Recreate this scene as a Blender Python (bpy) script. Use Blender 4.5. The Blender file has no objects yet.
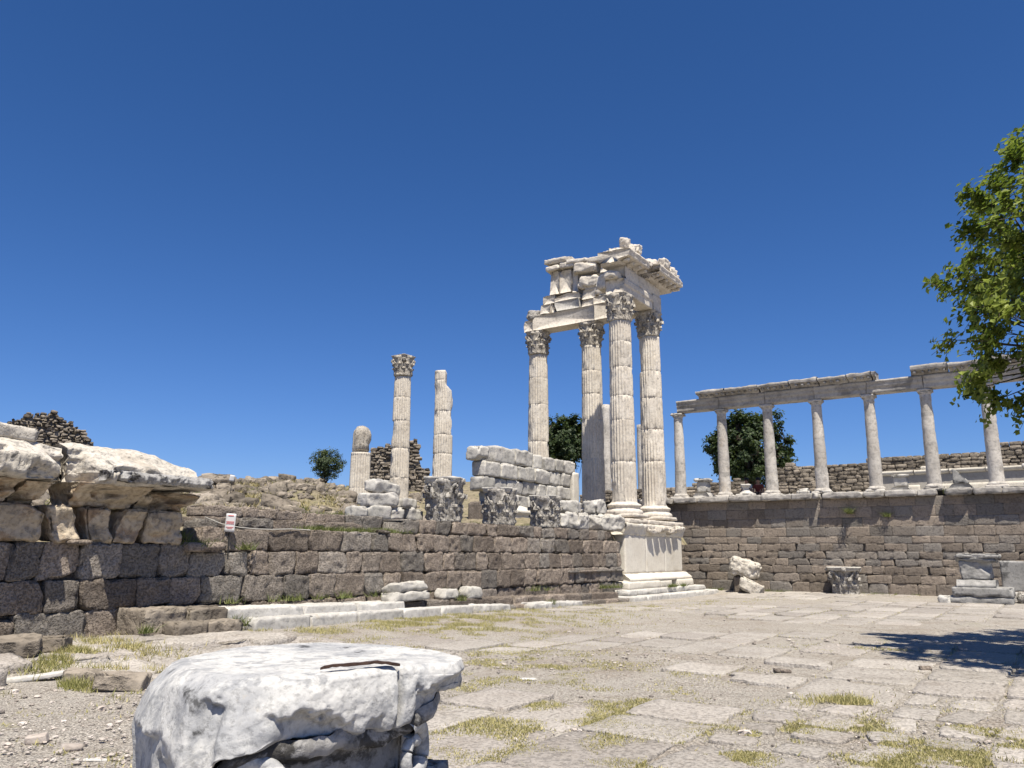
import bpy, math, random
import numpy as np
from mathutils import Matrix, Vector

# ------------------------------------------------------------------ camera, sky, sun, exposure
# world axes follow the ruin: +X runs along the temple podium wall (away, to the right),
# +Y runs along the terrace wall on the right (away, to the left), metres.
scene = bpy.context.scene
COL = scene.collection
rad = math.radians
CAM = Vector((-31.82, -14.12, 1.516))
cam_d = bpy.data.cameras.new("camera"); cam = bpy.data.objects.new("camera", cam_d); COL.objects.link(cam)
PITCH, ROLL, YAW = 0.2119, 0.0058, 0.5958
cam_d.sensor_width = 36.0; cam_d.lens = 787.93 / 1024 * 36; cam_d.clip_start = 0.05; cam_d.clip_end = 3000
fwd_h = Vector((math.cos(YAW), math.sin(YAW), 0)); right0 = Vector((math.sin(YAW), -math.cos(YAW), 0))
fwd = fwd_h * math.cos(PITCH) + Vector((0, 0, math.sin(PITCH)))
up0 = right0.cross(fwd)
right = right0 * math.cos(ROLL) + up0 * math.sin(ROLL); up = -right0 * math.sin(ROLL) + up0 * math.cos(ROLL)
cam.matrix_world = Matrix(((right.x, up.x, -fwd.x, CAM.x), (right.y, up.y, -fwd.y, CAM.y), (right.z, up.z, -fwd.z, CAM.z), (0, 0, 0, 1)))
scene.camera = cam

SUNDIR = Vector((0.34, 0.345, -1.0)).normalized()      # the way the light travels
SUN_EL = math.asin(-SUNDIR.z)
world = bpy.data.worlds.new("World"); scene.world = world; world.use_nodes = True
wn = world.node_tree; bg = wn.nodes["Background"]; bg.inputs[1].default_value = 0.0616
sky = wn.nodes.new("ShaderNodeTexSky"); sky.sky_type = 'NISHITA'; sky.sun_disc = False
sky.sun_elevation = SUN_EL; sky.sun_rotation = math.atan2(-SUNDIR.x, -SUNDIR.y)
sky.altitude = 300; sky.air_density = 1.0; sky.dust_density = 0.25; sky.ozone_density = 3.0
sp = wn.nodes.new("ShaderNodeSeparateColor"); cb = wn.nodes.new("ShaderNodeCombineColor"); wn.links.new(sky.outputs[0], sp.inputs[0])
for k_, (pw_, mu_) in enumerate(((1.31, .36), (1.10, .632), (1.115, .941))):       # a clear, deep blue mountain sky
    p_ = wn.nodes.new("ShaderNodeMath"); p_.operation = 'POWER'; p_.inputs[1].default_value = pw_; wn.links.new(sp.outputs[k_], p_.inputs[0])
    m_ = wn.nodes.new("ShaderNodeMath"); m_.operation = 'MULTIPLY'; m_.inputs[1].default_value = mu_; wn.links.new(p_.outputs[0], m_.inputs[0]); wn.links.new(m_.outputs[0], cb.inputs[k_])
wn.links.new(cb.outputs[0], bg.inputs[0])
sun_d = bpy.data.lights.new("sun", 'SUN'); sun_d.energy = 5.0; sun_d.angle = rad(0.53); sun_d.color = (1.0, 0.925, 0.80)
sun = bpy.data.objects.new("sun", sun_d); COL.objects.link(sun); sun.location = (-20, -20, 40)
sun.rotation_euler = SUNDIR.to_track_quat('-Z', 'Y').to_euler()
vs = scene.view_settings; vs.view_transform = 'Standard'; vs.look = 'None'; vs.exposure = 0.70; vs.gamma = 1.0; vs.use_curve_mapping = False
scene.cycles.use_denoising = True
scene.cycles.max_bounces = 6; scene.cycles.diffuse_bounces = 3; scene.cycles.transparent_max_bounces = 4

rng = np.random.default_rng(7); random.seed(7)

# ------------------------------------------------------------------ noise
def _h(i, j, k, s):
    n = (i.astype(np.int64) * 374761393 + j.astype(np.int64) * 668265263 + k.astype(np.int64) * 1274126177 + int(s) * 362437) & 0xffffffff
    n = ((n ^ (n >> 13)) * 1103515245) & 0xffffffff
    n = ((n ^ (n >> 15)) * 2246822519) & 0xffffffff
    return (n ^ (n >> 16)) / 4294967295.0 * 2 - 1
def vnoise(P, s=0):
    I = np.floor(P); f = P - I; f = f * f * f * (f * (f * 6 - 15) + 10); i, j, k = I[:, 0], I[:, 1], I[:, 2]
    x, y, z = f[:, 0], f[:, 1], f[:, 2]; r = 0
    for a in (0, 1):
        for b in (0, 1):
            for c in (0, 1):
                r = r + (x if a else 1 - x) * (y if b else 1 - y) * (z if c else 1 - z) * _h(i + a, j + b, k + c, s)
    return r
def fbm(P, freq=1.0, o=3, s=0):
    P = np.asarray(P, float); r = np.zeros(len(P)); a = 1.0; t = 0
    for q in range(o):
        r += a * vnoise(P * freq + 17.3 * q, s + q); t += a; a *= .5; freq *= 2.03
    return r / t
def sstep(a, b, x):
    t = np.clip((x - a) / (b - a), 0, 1); return t * t * (3 - 2 * t)

# ------------------------------------------------------------------ mesh collector
def normals(V, F):
    N = np.zeros_like(V); A, B, Cc = V[F[:, 0]], V[F[:, 1]], V[F[:, 2]]
    n = np.cross(B - A, Cc - A)
    if F.shape[1] == 4: n = n + np.cross(Cc - A, V[F[:, 3]] - A)
    for k in range(F.shape[1]): np.add.at(N, F[:, k], n)
    return N / (np.linalg.norm(N, axis=1)[:, None] + 1e-12)
class MB:
    def __init__(s): s.v = []; s.q = []; s.t = []; s.tq = []; s.tt = []; s.n = 0
    def add(s, V, F, tone=0.5):
        V = np.asarray(V, float); F = np.asarray(F, np.int64)
        if len(F) == 0: return s
        tn = np.broadcast_to(np.asarray(tone, float), (len(F),))
        if F.shape[1] == 4: s.q.append(F + s.n); s.tq.append(tn)
        else: s.t.append(F + s.n); s.tt.append(tn)
        s.v.append(V); s.n += len(V); return s
    def build(s, name, mat, parent=None, smooth=True, loc=None):
        V = np.concatenate(s.v) if s.v else np.zeros((0, 3))
        Q = np.concatenate(s.q) if s.q else np.zeros((0, 4), np.int64); T = np.concatenate(s.t) if s.t else np.zeros((0, 3), np.int64)
        me = bpy.data.meshes.new(name)
        me.vertices.add(len(V)); me.vertices.foreach_set("co", V.astype(np.float32).ravel())
        nl = Q.size + T.size; me.loops.add(nl); me.polygons.add(len(Q) + len(T))
        me.loops.foreach_set("vertex_index", np.concatenate([Q.ravel(), T.ravel()]).astype(np.int32))
        st = np.concatenate([np.arange(len(Q)) * 4, Q.size + np.arange(len(T)) * 3]).astype(np.int32)
        me.polygons.foreach_set("loop_start", st)
        me.polygons.foreach_set("use_smooth", np.full(len(Q) + len(T), bool(smooth)))
        at = me.attributes.new("tone", 'FLOAT', 'FACE')
        at.data.foreach_set("value", np.concatenate(s.tq + s.tt).astype(np.float32))
        me.update(); me.validate()
        me.materials.append(mat)
        o = bpy.data.objects.new(name, me); COL.objects.link(o)
        if parent: o.parent = parent
        if loc is not None: o.location = loc
        return o

def tag(o, label=None, cat=None, group=None, kind=None):
    if label: o["label"] = label
    if cat: o["category"] = cat
    if group: o["group"] = group
    if kind: o["kind"] = kind
    return o
def thing(name, label, cat, loc=(0, 0, 0), group=None, rz=0):
    o = bpy.data.objects.new(name, None); COL.objects.link(o); o.location = loc; o.rotation_euler = (0, 0, rz); o.empty_display_size = .2
    return tag(o, label, cat, group)

def gbox(n):
    nx, ny, nz = n; vs_, fs = [], []
    def face(ax, side, na, nb):
        a, b = [k for k in range(3) if k != ax]
        ii, jj = np.meshgrid(np.arange(na + 1), np.arange(nb + 1), indexing='ij')
        P = np.zeros((na + 1, nb + 1, 3), int); P[..., a] = ii; P[..., b] = jj; P[..., ax] = side
        base = sum(len(x) for x in vs_); idx = base + (ii * (nb + 1) + jj)
        q = np.stack([idx[:-1, :-1], idx[1:, :-1], idx[1:, 1:], idx[:-1, 1:]], -1).reshape(-1, 4)
        flip = (side > 0) != (ax != 1)
        if flip: q = q[:, ::-1]
        vs_.append(P.reshape(-1, 3)); fs.append(q)
    for ax, na, nb, m in ((0, ny, nz, nx), (1, nx, nz, ny), (2, nx, ny, nz)):
        face(ax, 0, na, nb); face(ax, m, na, nb)
    P = np.concatenate(vs_); F = np.concatenate(fs)
    key = (P[:, 0] * 100003 + P[:, 1]) * 100003 + P[:, 2]
    u, first, inv = np.unique(key, return_index=True, return_inverse=True)
    return P[first] / np.array([nx, ny, nz], float) - .5, inv[F]
_gc = {}
def chopped(V, h, k, seed, lo=.66, hi=.92, front=False):
    g = np.random.default_rng(int(seed) + 17)
    for _ in range(k):
        nv = g.normal(size=3)
        if front: nv = nv * (1, .45, 1); nv[1] = -abs(nv[1])
        nv /= np.linalg.norm(nv); d = np.abs(nv) @ h * g.uniform(lo, hi); V = V - np.outer(np.maximum(0, V @ nv - d), nv)
    return V
def block(size, step=.06, r=.03, amp=.015, freq=3.0, chip=.04, seed=0, o=3, nmax=40, chop=0, lo=.66, hi=.92):
    """a stone block centred on the origin: rounded edges, rough faces, chipped corners"""
    n = tuple(int(max(2, min(nmax, round(x / step)))) for x in size)
    if n not in _gc: _gc[n] = gbox(n)
    U, F = _gc[n]; h = np.array(size) / 2; r = min(r, h.min() * .9)
    P = U * size; q = np.clip(P, -(h - r), h - r); d = P - q; L = np.linalg.norm(d, axis=1)[:, None] + 1e-9
    nrm = d / L; V = q + nrm * r; edge = np.clip(L[:, 0] / r - 1, 0, 1) / .42
    off = np.array([seed * 3.17 % 91, seed * 7.31 % 83, seed * 1.93 % 97])
    if amp: V = V + nrm * (amp * fbm(V + off, freq, o, 3))[:, None]
    if chip:
        c = np.maximum(0, fbm(V + off + 31, freq * .7, 2, 9) - .02); V = V - V / (np.linalg.norm(V, axis=1)[:, None] + 1e-9) * (c * chip * 4 * edge)[:, None]
    if chop: V = chopped(V, h, chop, seed, lo, hi); V = V + nrm * (amp * .35 * fbm(V + off, freq * 3.5, 2, 4))[:, None]
    return V, F
def rot(rx=0, ry=0, rz=0): return np.array(Matrix.Rotation(rz, 3, 'Z') @ Matrix.Rotation(ry, 3, 'Y') @ Matrix.Rotation(rx, 3, 'X'))
def put(mb, VF, loc=(0, 0, 0), R=None, tone=.5):
    V, F = VF
    if R is not None: V = V @ R.T
    mb.add(V + np.array(loc), F, tone); return mb
def grid_faces(nu, nv, closed=False):
    i, j = np.meshgrid(np.arange(nu if closed else nu - 1), np.arange(nv - 1), indexing='ij'); i2 = (i + 1) % nu
    return np.stack([i * nv + j, i2 * nv + j, i2 * nv + j + 1, i * nv + j + 1], -1).reshape(-1, 4)
def lathe(prof, n=48):
    prof = np.array(prof, float); th = np.linspace(0, 2 * np.pi, n, endpoint=False)
    V = np.stack([np.outer(np.cos(th), prof[:, 0]), np.outer(np.sin(th), prof[:, 0]), np.tile(prof[:, 1], (n, 1))], -1).reshape(-1, 3)
    return V, grid_faces(n, len(prof), True)
def roughen(VF, amp, freq, o=3, seed=0):
    V, F = VF; return V + normals(V, F) * (amp * fbm(V + seed * 5.3, freq, o, seed))[:, None], F
def tube(pts, rs, n=7):
    pts = np.array(pts, float); rs = np.broadcast_to(rs, (len(pts),)); V = []
    for k in range(len(pts)):
        t = pts[min(k + 1, len(pts) - 1)] - pts[max(k - 1, 0)]; t = t / (np.linalg.norm(t) + 1e-9)
        a = np.cross(t, [0.13, .21, 1.0] if abs(t[2]) < .9 else [1, .1, 0]); a /= np.linalg.norm(a); b = np.cross(t, a)
        th = np.linspace(0, 2 * np.pi, n, endpoint=False)
        V.append(pts[k] + rs[k] * (np.outer(np.cos(th), a) + np.outer(np.sin(th), b)))
    V = np.concatenate(V); F = []
    for k in range(len(pts) - 1):
        for j in range(n): F.append((k * n + j, k * n + (j + 1) % n, (k + 1) * n + (j + 1) % n, (k + 1) * n + j))
    return V, np.array(F)
def extrude(prof, a0, a1, step, axis=0):
    """closed cross-section prof (p,z) swept along X (axis 0: p is Y) or along Y (axis 1: p is X), finely divided, with end caps"""
    prof = np.array(prof, float); out = []
    for k in range(len(prof)):
        p, q = prof[k], prof[(k + 1) % len(prof)]; m = max(1, int(round(np.linalg.norm(q - p) / step)))
        for t in range(m): out.append(p + (q - p) * t / m)
    out = np.array(out); m = len(out); n = max(2, int(round(abs(a1 - a0) / step)) + 1); xs = np.linspace(a0, a1, n)
    V = np.zeros((m, n, 3)); V[..., 0] = xs[None, :]; V[..., 1] = out[:, 0][:, None]; V[..., 2] = out[:, 1][:, None]
    V = V.reshape(-1, 3); F = grid_faces(m, n, True)
    c0 = len(V); V = np.concatenate([V, [[a0, *out.mean(0)], [a1, *out.mean(0)]]])
    k = np.arange(m); k2 = (k + 1) % m
    T = np.concatenate([np.stack([k * n, k2 * n, np.full(m, c0)], -1), np.stack([k2 * n + n - 1, k * n + n - 1, np.full(m, c0 + 1)], -1)])
    area = np.sum(out[:, 0] * np.roll(out[:, 1], -1) - np.roll(out[:, 0], -1) * out[:, 1])
    if area > 0: F = F[:, ::-1]; T = T[:, ::-1]
    F3 = np.concatenate([F[:, [0, 1, 2]], F[:, [0, 2, 3]], T])
    if axis == 1: V = V[:, [1, 0, 2]]; F3 = F3[:, ::-1]
    return V, F3

# ------------------------------------------------------------------ materials
def newmat(name, rough=.9, spec=.2):
    m = bpy.data.materials.new(name); m.use_nodes = True; nt = m.node_tree; b = nt.nodes["Principled BSDF"]
    b.inputs["Roughness"].default_value = rough; b.inputs["Specular IOR Level"].default_value = spec
    return m, nt, b
def N_(nt, t, **k):
    n = nt.nodes.new(t)
    for a, v in k.items(): setattr(n, a, v)
    return n
def mixc(nt, fac, A, B, mode='MIX'):
    n = N_(nt, "ShaderNodeMix", data_type='RGBA', blend_type=mode)
    for s, v in ((n.inputs[0], fac), (n.inputs[6], A), (n.inputs[7], B)):
        if hasattr(v, "node"): nt.links.new(v, s)
        elif isinstance(v, (int, float)): s.default_value = v
        else: s.default_value = (*v, 1)
    return n.outputs[2]
def noise(nt, vec, scale, det=6, rough=.6, dist=0):
    n = N_(nt, "ShaderNodeTexNoise"); n.inputs["Scale"].default_value = scale; n.inputs["Detail"].default_value = det
    n.inputs["Roughness"].default_value = rough; n.inputs["Distortion"].default_value = dist; nt.links.new(vec, n.inputs["Vector"]); return n.outputs[0]
def ramp(nt, fac, a, b):
    n = N_(nt, "ShaderNodeMapRange"); n.inputs[1].default_value = a; n.inputs[2].default_value = b; n.interpolation_type = 'SMOOTHSTEP'
    nt.links.new(fac, n.inputs[0]); return n.outputs[0]
def mth(nt, op, a, b):
    n = N_(nt, "ShaderNodeMath", operation=op)
    for s, v in zip(n.inputs, (a, b)):
        if hasattr(v, "node"): nt.links.new(v, s)
        else: s.default_value = v
    return n.outputs[0]
def stone(name, c1, c2, stains=(), scale=1.0, bump=.5, bdist=.02, fine=30, tv=.25, pits=.35, pitscale=18, rough=.92, tints=None, speck=None):
    """weathered stone: two base colours, stains=[(colour, noise scale, from, to, strength)], a tone per block, fine pitting"""
    m, nt, b = newmat(name, rough)
    tc = N_(nt, "ShaderNodeTexCoord"); at = N_(nt, "ShaderNodeAttribute", attribute_name="tone")
    sc = N_(nt, "ShaderNodeVectorMath", operation='SCALE'); sc.inputs[0].default_value = (31.7, 17.3, 23.9); nt.links.new(at.outputs["Fac"], sc.inputs[3])
    ad = N_(nt, "ShaderNodeVectorMath", operation='ADD'); nt.links.new(tc.outputs["Object"], ad.inputs[0]); nt.links.new(sc.outputs[0], ad.inputs[1]); v = ad.outputs[0]
    base = mixc(nt, ramp(nt, noise(nt, v, scale, 5), .3, .7), c1, c2)
    if tints: base = mixc(nt, mth(nt, 'MULTIPLY', ramp(nt, mth(nt, 'FRACT', mth(nt, 'MULTIPLY', at.outputs["Fac"], 7.77), 0), .45, .9), .85), base, tints)
    for c, s_, f0, f1, k in stains:
        base = mixc(nt, mth(nt, 'MULTIPLY', ramp(nt, noise(nt, v, s_, 7, .65, .4), f0, f1), k), base, c)
    if speck:
        vo = N_(nt, "ShaderNodeTexVoronoi"); vo.inputs["Scale"].default_value = speck[0]; nt.links.new(v, vo.inputs["Vector"]); sx = N_(nt, "ShaderNodeSeparateColor"); nt.links.new(vo.outputs["Color"], sx.inputs[0])
        base = mixc(nt, mth(nt, 'MULTIPLY', ramp(nt, sx.outputs[0], .55, .95), speck[1]), base, speck[2]); base = mixc(nt, mth(nt, 'MULTIPLY', ramp(nt, sx.outputs[1], .6, .95), speck[1]), base, speck[3])
    fn = noise(nt, v, fine, 8, .7)
    pit = ramp(nt, noise(nt, v, pitscale, 4, .6), .28, .55)
    lo = mth(nt, 'MULTIPLY', mth(nt, 'ADD', mth(nt, 'MULTIPLY', pit, pits), 1 - pits), ALB)
    tn = mth(nt, 'ADD', mth(nt, 'MULTIPLY', at.outputs["Fac"], 2 * tv), 1 - tv)
    fv = mth(nt, 'ADD', mth(nt, 'MULTIPLY', fn, .5), .75)
    g = mth(nt, 'MULTIPLY', mth(nt, 'MULTIPLY', lo, tn), fv)
    cc = N_(nt, "ShaderNodeCombineColor"); [nt.links.new(g, cc.inputs[i]) for i in range(3)]
    nt.links.new(mixc(nt, 1.0, base, cc.outputs[0], 'MULTIPLY'), b.inputs["Base Color"])
    hgt = mth(nt, 'ADD', mth(nt, 'MULTIPLY', fn, .5), mth(nt, 'MULTIPLY', pit, .6))
    bp = N_(nt, "ShaderNodeBump"); bp.inputs["Strength"].default_value = bump; bp.inputs["Distance"].default_value = bdist
    nt.links.new(hgt, bp.inputs["Height"]); nt.links.new(bp.outputs[0], b.inputs["Normal"])
    return m
def flat(name, c, rough=.7, spec=.3, metal=0, var=.2, scale=20):
    m, nt, b = newmat(name, rough, spec); b.inputs["Metallic"].default_value = metal
    tc = N_(nt, "ShaderNodeTexCoord"); n = noise(nt, tc.outputs["Object"], scale)
    nt.links.new(mixc(nt, n, tuple(.72 * x * (1 - var) for x in c), tuple(min(1, .72 * x * (1 + var)) for x in c)), b.inputs["Base Color"]); return m
def leafmat(name, c1, c2, trans=.3):
    m, nt, b = newmat(name, .55, .3); at = N_(nt, "ShaderNodeAttribute", attribute_name="tone")
    c = mixc(nt, at.outputs["Fac"], tuple(.76 * x for x in c1), tuple(.76 * x for x in c2)); nt.links.new(c, b.inputs["Base Color"])
    t = N_(nt, "ShaderNodeBsdfTranslucent"); nt.links.new(mixc(nt, .5, c, (.25, .35, .04)), t.inputs[0])
    mx = N_(nt, "ShaderNodeMixShader"); mx.inputs[0].default_value = trans
    nt.links.new(b.outputs[0], mx.inputs[1]); nt.links.new(t.outputs[0], mx.inputs[2]); nt.links.new(mx.outputs[0], nt.nodes["Material Output"].inputs[0]); return m

M = {}
ALB = .72                                      # all stone a little darker than it looks in this bright exposure
M['temple'] = stone('temple_marble', (.70, .635, .545), (.80, .74, .645), [((.42, .37, .31), 1.3, .52, .72, .6), ((.16, .15, .14), 3.2, .60, .74, .55)], 1.2, .5, .02, 22, .12, .25, 9)
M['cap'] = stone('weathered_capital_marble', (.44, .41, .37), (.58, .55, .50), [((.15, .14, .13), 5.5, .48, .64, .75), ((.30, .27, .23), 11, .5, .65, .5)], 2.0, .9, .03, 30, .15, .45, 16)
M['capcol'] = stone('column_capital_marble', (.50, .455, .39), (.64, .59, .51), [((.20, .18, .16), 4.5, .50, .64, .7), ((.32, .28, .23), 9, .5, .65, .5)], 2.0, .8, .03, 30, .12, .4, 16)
M['wallmarble'] = stone('block_marble', (.54, .52, .47), (.66, .63, .58), [((.28, .27, .27), 1.6, .53, .68, .7), ((.13, .13, .13), 3.5, .60, .72, .6)], 1.5, .5, .02, 22, .14, .25, 9)
M['cream'] = stone('cream_marble', (.74, .69, .60), (.82, .78, .69), [((.50, .44, .34), 1.1, .5, .75, .5), ((.30, .29, .28), 2.8, .66, .76, .5)], 1.0, .25, .015, 25, .06, .12, 10)
M['cornice'] = stone('cornice_marble', (.64, .595, .515), (.76, .71, .63), [((.46, .40, .32), 1.5, .48, .66, .7), ((.36, .35, .33), 4.5, .52, .66, .6), ((.08, .08, .078), 2.6, .62, .69, .85)], 1.5, .7, .03, 25, .1, .3, 14)
M['frieze'] = stone('frieze_marble', (.50, .42, .31), (.64, .55, .43), [((.30, .185, .10), 1.8, .50, .64, .7), ((.16, .15, .14), 2.6, .56, .68, .75), ((.70, .66, .58), 3.4, .62, .70, .6)], 1.8, .8, .03, 22, .18, .35, 12)
M['stoa'] = stone('terrace_column_marble', (.56, .52, .465), (.70, .66, .60), [((.26, .25, .235), 1.4, .5, .66, .7), ((.50, .42, .32), 2.2, .55, .70, .5)], 1.2, .5, .02, 20, .16, .28, 9)
M['beam'] = stone('grey_beam_marble', (.42, .395, .36), (.57, .54, .495), [((.20, .19, .18), 1.4, .48, .66, .7), ((.62, .60, .56), 1.1, .62, .68, .7)], 1.0, .4, .015, 20, .12, .2, 8)
M['andesite'] = stone('andesite', (.29, .238, .196), (.40, .337, .28), [((.11, .092, .08), 1.3, .56, .72, .45), ((.40, .335, .265), 5.0, .56, .70, .6)], 1.6, .9, .05, 34, .32, .38, 30, tints=(.31, .29, .262), speck=(26, .22, (.54, .47, .40), (.15, .125, .108)))
M['terrace'] = stone('terrace_wall_stone', (.265, .222, .18), (.33, .278, .228), [((.36, .31, .26), 2.4, .6, .72, .5), ((.12, .105, .095), 2.0, .60, .75, .5)], 1.6, .6, .025, 24, .27, .35, 12, tints=(.25, .232, .21))
M['rubble'] = stone('rubble_masonry', (.24, .205, .165), (.38, .33, .27), [((.40, .35, .27), 1.0, .55, .72, .6)], 1.0, .8, .05, 9, .35, .5, 6)
M['hill'] = stone('dry_hill', (.33, .275, .195), (.27, .24, .15), [((.24, .235, .11), .5, .5, .62, .5), ((.46, .39, .27), .9, .55, .7, .6)], .6, .8, .06, 9, .0, .45, 5)
M['fill'] = stone('podium_fill', (.26, .22, .17), (.34, .29, .23), [((.15, .16, .07), .8, .52, .6, .6)], 1.0, .6, .03, 15, .0, .35, 9)
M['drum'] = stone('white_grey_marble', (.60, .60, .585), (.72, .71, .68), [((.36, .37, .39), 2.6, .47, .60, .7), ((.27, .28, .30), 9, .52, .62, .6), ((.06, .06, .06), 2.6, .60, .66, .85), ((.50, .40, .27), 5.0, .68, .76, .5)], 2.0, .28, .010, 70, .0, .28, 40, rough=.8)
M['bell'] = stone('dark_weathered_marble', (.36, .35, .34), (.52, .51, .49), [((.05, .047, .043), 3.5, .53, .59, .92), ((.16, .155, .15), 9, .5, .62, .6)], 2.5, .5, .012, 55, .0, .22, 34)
M['altar'] = stone('grey_marble', (.31, .305, .29), (.46, .45, .43), [((.10, .10, .10), 2.2, .54, .68, .8), ((.62, .62, .60), 2.0, .62, .70, .7)], 2.0, .4, .015, 26, .1, .25, 12)
M['steps'] = stone('step_marble', (.58, .56, .52), (.70, .68, .64), [((.30, .30, .30), 2.0, .56, .70, .7), ((.45, .38, .28), 2.5, .6, .7, .4)], 1.5, .4, .015, 28, .12, .2, 12)
M['paver'] = stone('paver', (.485, .448, .40), (.575, .535, .485), [((.36, .315, .27), 1.3, .5, .68, .6), ((.60, .55, .49), 1.8, .6, .74, .6), ((.28, .24, .20), 4.0, .58, .70, .65), ((.40, .37, .20), 1.0, .66, .76, .35)], 1.2, .9, .02, 40, .16, .3, 24, tints=(.47, .43, .39), speck=(60, .35, (.62, .57, .51), (.30, .26, .22)))
M['dirt'] = stone('gravelly_earth', (.54, .488, .42), (.615, .57, .50), [((.41, .34, .27), .7, .5, .66, .6), ((.40, .37, .19), 1.2, .58, .68, .45)], .8, 1.0, .025, 60, .0, .35, 55, speck=(38, .6, (.70, .65, .58), (.30, .25, .21)))
M['pebble'] = stone('pebbles', (.45, .39, .34), (.60, .55, .50), [((.42, .22, .14), 1.7, .66, .7, .8)], 3, .4, .01, 40, .45, .2, 30)
M['pale'] = stone('pale_plastered_stone', (.50, .47, .42), (.56, .53, .48), [((.38, .35, .31), 1.0, .55, .72, .5)], 1.0, .25, .015, 15, .1, .15, 8)
M['bark'] = stone('bark', (.10, .08, .06), (.17, .14, .11), [], 4, .8, .02, 20, .1, .4, 20)
M['rust'] = stone('rusted_iron', (.045, .028, .024), (.10, .06, .045), [], 20, .6, .004, 120, .0, .3, 60)
M['leaf'] = leafmat('leaf', (.11, .17, .025), (.40, .46, .10), .38)
M['leafdark'] = leafmat('leaf_dark', (.018, .036, .012), (.055, .085, .024), .15)
M['leafolive'] = leafmat('leaf_olive', (.03, .055, .022), (.09, .12, .05), .15)
M['grass'] = leafmat('grass_blades', (.26, .27, .08), (.68, .58, .30), .25)
M['drygrass'] = leafmat('dry_hill_grass', (.26, .22, .09), (.50, .42, .22), .2)
M['weed'] = leafmat('weed', (.09, .12, .035), (.27, .28, .11), .25)
M['white'] = flat('painted_white', (.75, .75, .76), .5, .3, 0, .05)
M['red'] = flat('red_print', (.70, .22, .22), .6, .2, 0, .1)
M['dark'] = flat('dark_metal', (.04, .04, .04), .6, .3, 0, .2)
M['rope'] = flat('pale_rope', (.55, .53, .48), .8, .2, 0, .15)
M['skin'] = flat('skin', (.42, .24, .16), .6, .3, 0, .05)
M['hair'] = flat('dark_hair', (.02, .014, .01), .6, .3, 0, .2)
M['shirtred'] = flat('red_cloth', (.20, .055, .045), .9, .1, 0, .15)
M['shirtwhite'] = flat('white_cloth', (.70, .69, .67), .9, .1, 0, .08)

# ------------------------------------------------------------------ ground, paving, podium fill, hill
def gz(x, y):
    x = np.asarray(x, float); y = np.asarray(y, float)
    al = np.interp(x, [-40, -26, -16, -9, -1, 1.5, 3.2], [.17, .16, .09, -.04, -.13, -.12, -.02])
    w = np.where(x < -22.5, sstep(-3.9, -3.0, y), sstep(-6.5, -2.6, y))
    return al * w
def axis_pts(lo, a, b, hi, st):
    return np.concatenate([lo + (a - lo) * np.linspace(0, 1, 9)[:-1] ** .5, np.arange(a, b, st), b + (hi - b) * np.linspace(0, 1, 9) ** 2])
def heightfield(xs, ys, f, smooth=True):
    X, Y = np.meshgrid(xs, ys, indexing='ij'); Z = f(X.ravel(), Y.ravel())
    return np.stack([X.ravel(), Y.ravel(), Z], -1), grid_faces(len(xs), len(ys))
def ground_z(x, y):
    P = np.stack([x, y, x * 0], -1)
    return gz(x, y) + .022 * fbm(P, .9, 3, 3) + .010 * fbm(P, 5, 2, 5) - .012
mb = MB(); V, F = heightfield(axis_pts(-500, -34, 3.6, 500, .16), axis_pts(-500, -26, -.6, 500, .16), ground_z); mb.add(V, F)
tag(mb.build('ground', M['dirt']), kind='structure')

def gpt(px, py, z=0.0):
    """where the sight line of a spot in the photo meets the level z"""
    d = right * (px - 512) - up * (py - 384) + fwd * 787.93
    t = (z - CAM.z) / d.z; p = CAM + d * t; return p.x, p.y
gravel = [(-20.9, -8.2, 2.7, 1.15, .75), (-27.6, -6.6, 2.0, 2.4, .2), (-23.0, -13.2, 1.6, .55, .3), (-16.6, -10.6, 1.6, .6, .9)]
def in_gravel(x, y):
    g = 0
    for cx, cy, a, b, an in gravel:
        dx, dy = x - cx, y - cy; u = dx * math.cos(an) - dy * math.sin(an) * 1; v = dx * math.sin(an) + dy * math.cos(an)
        g = max(g, 1.3 - math.hypot(u / a, v / b))
    return g
slabs = []
y = -2.35
while y > -22:
    near = y < -9.5
    dw = rng.uniform(.72, 1.15); x = -33 + rng.uniform(0, 1)
    while x < 3.1:
        d0 = math.hypot(x - CAM.x, y - CAM.y); L = rng.uniform(.75, 1.7)
        small = (-26.5 < x < -22.6 and y < -11.2)
        if small:
            n = 2
            for i in range(n):
                for j in range(2):
                    slabs.append((x + L * (i + .5) / n + rng.uniform(-.05, .05), y - dw * (j + .5) / 2 + rng.uniform(-.04, .04), L / n * rng.uniform(.6, .95), dw / 2 * rng.uniform(.6, .95), rng.uniform(-.3, .3)))
        else:
            xc, yc = x + L / 2, y - dw / 2; g = in_gravel(xc, yc)
            n_ = float(fbm(np.array([[xc, yc, 0]]), .22, 2, 41)[0])
            if g < .35 + rng.uniform(-.2, .2) and n_ < .26 and rng.random() > .06: slabs.append((xc, yc, L, dw, rng.uniform(-.03, .03)))
        x += L
    y -= dw
mb = MB(); edges = []
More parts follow.
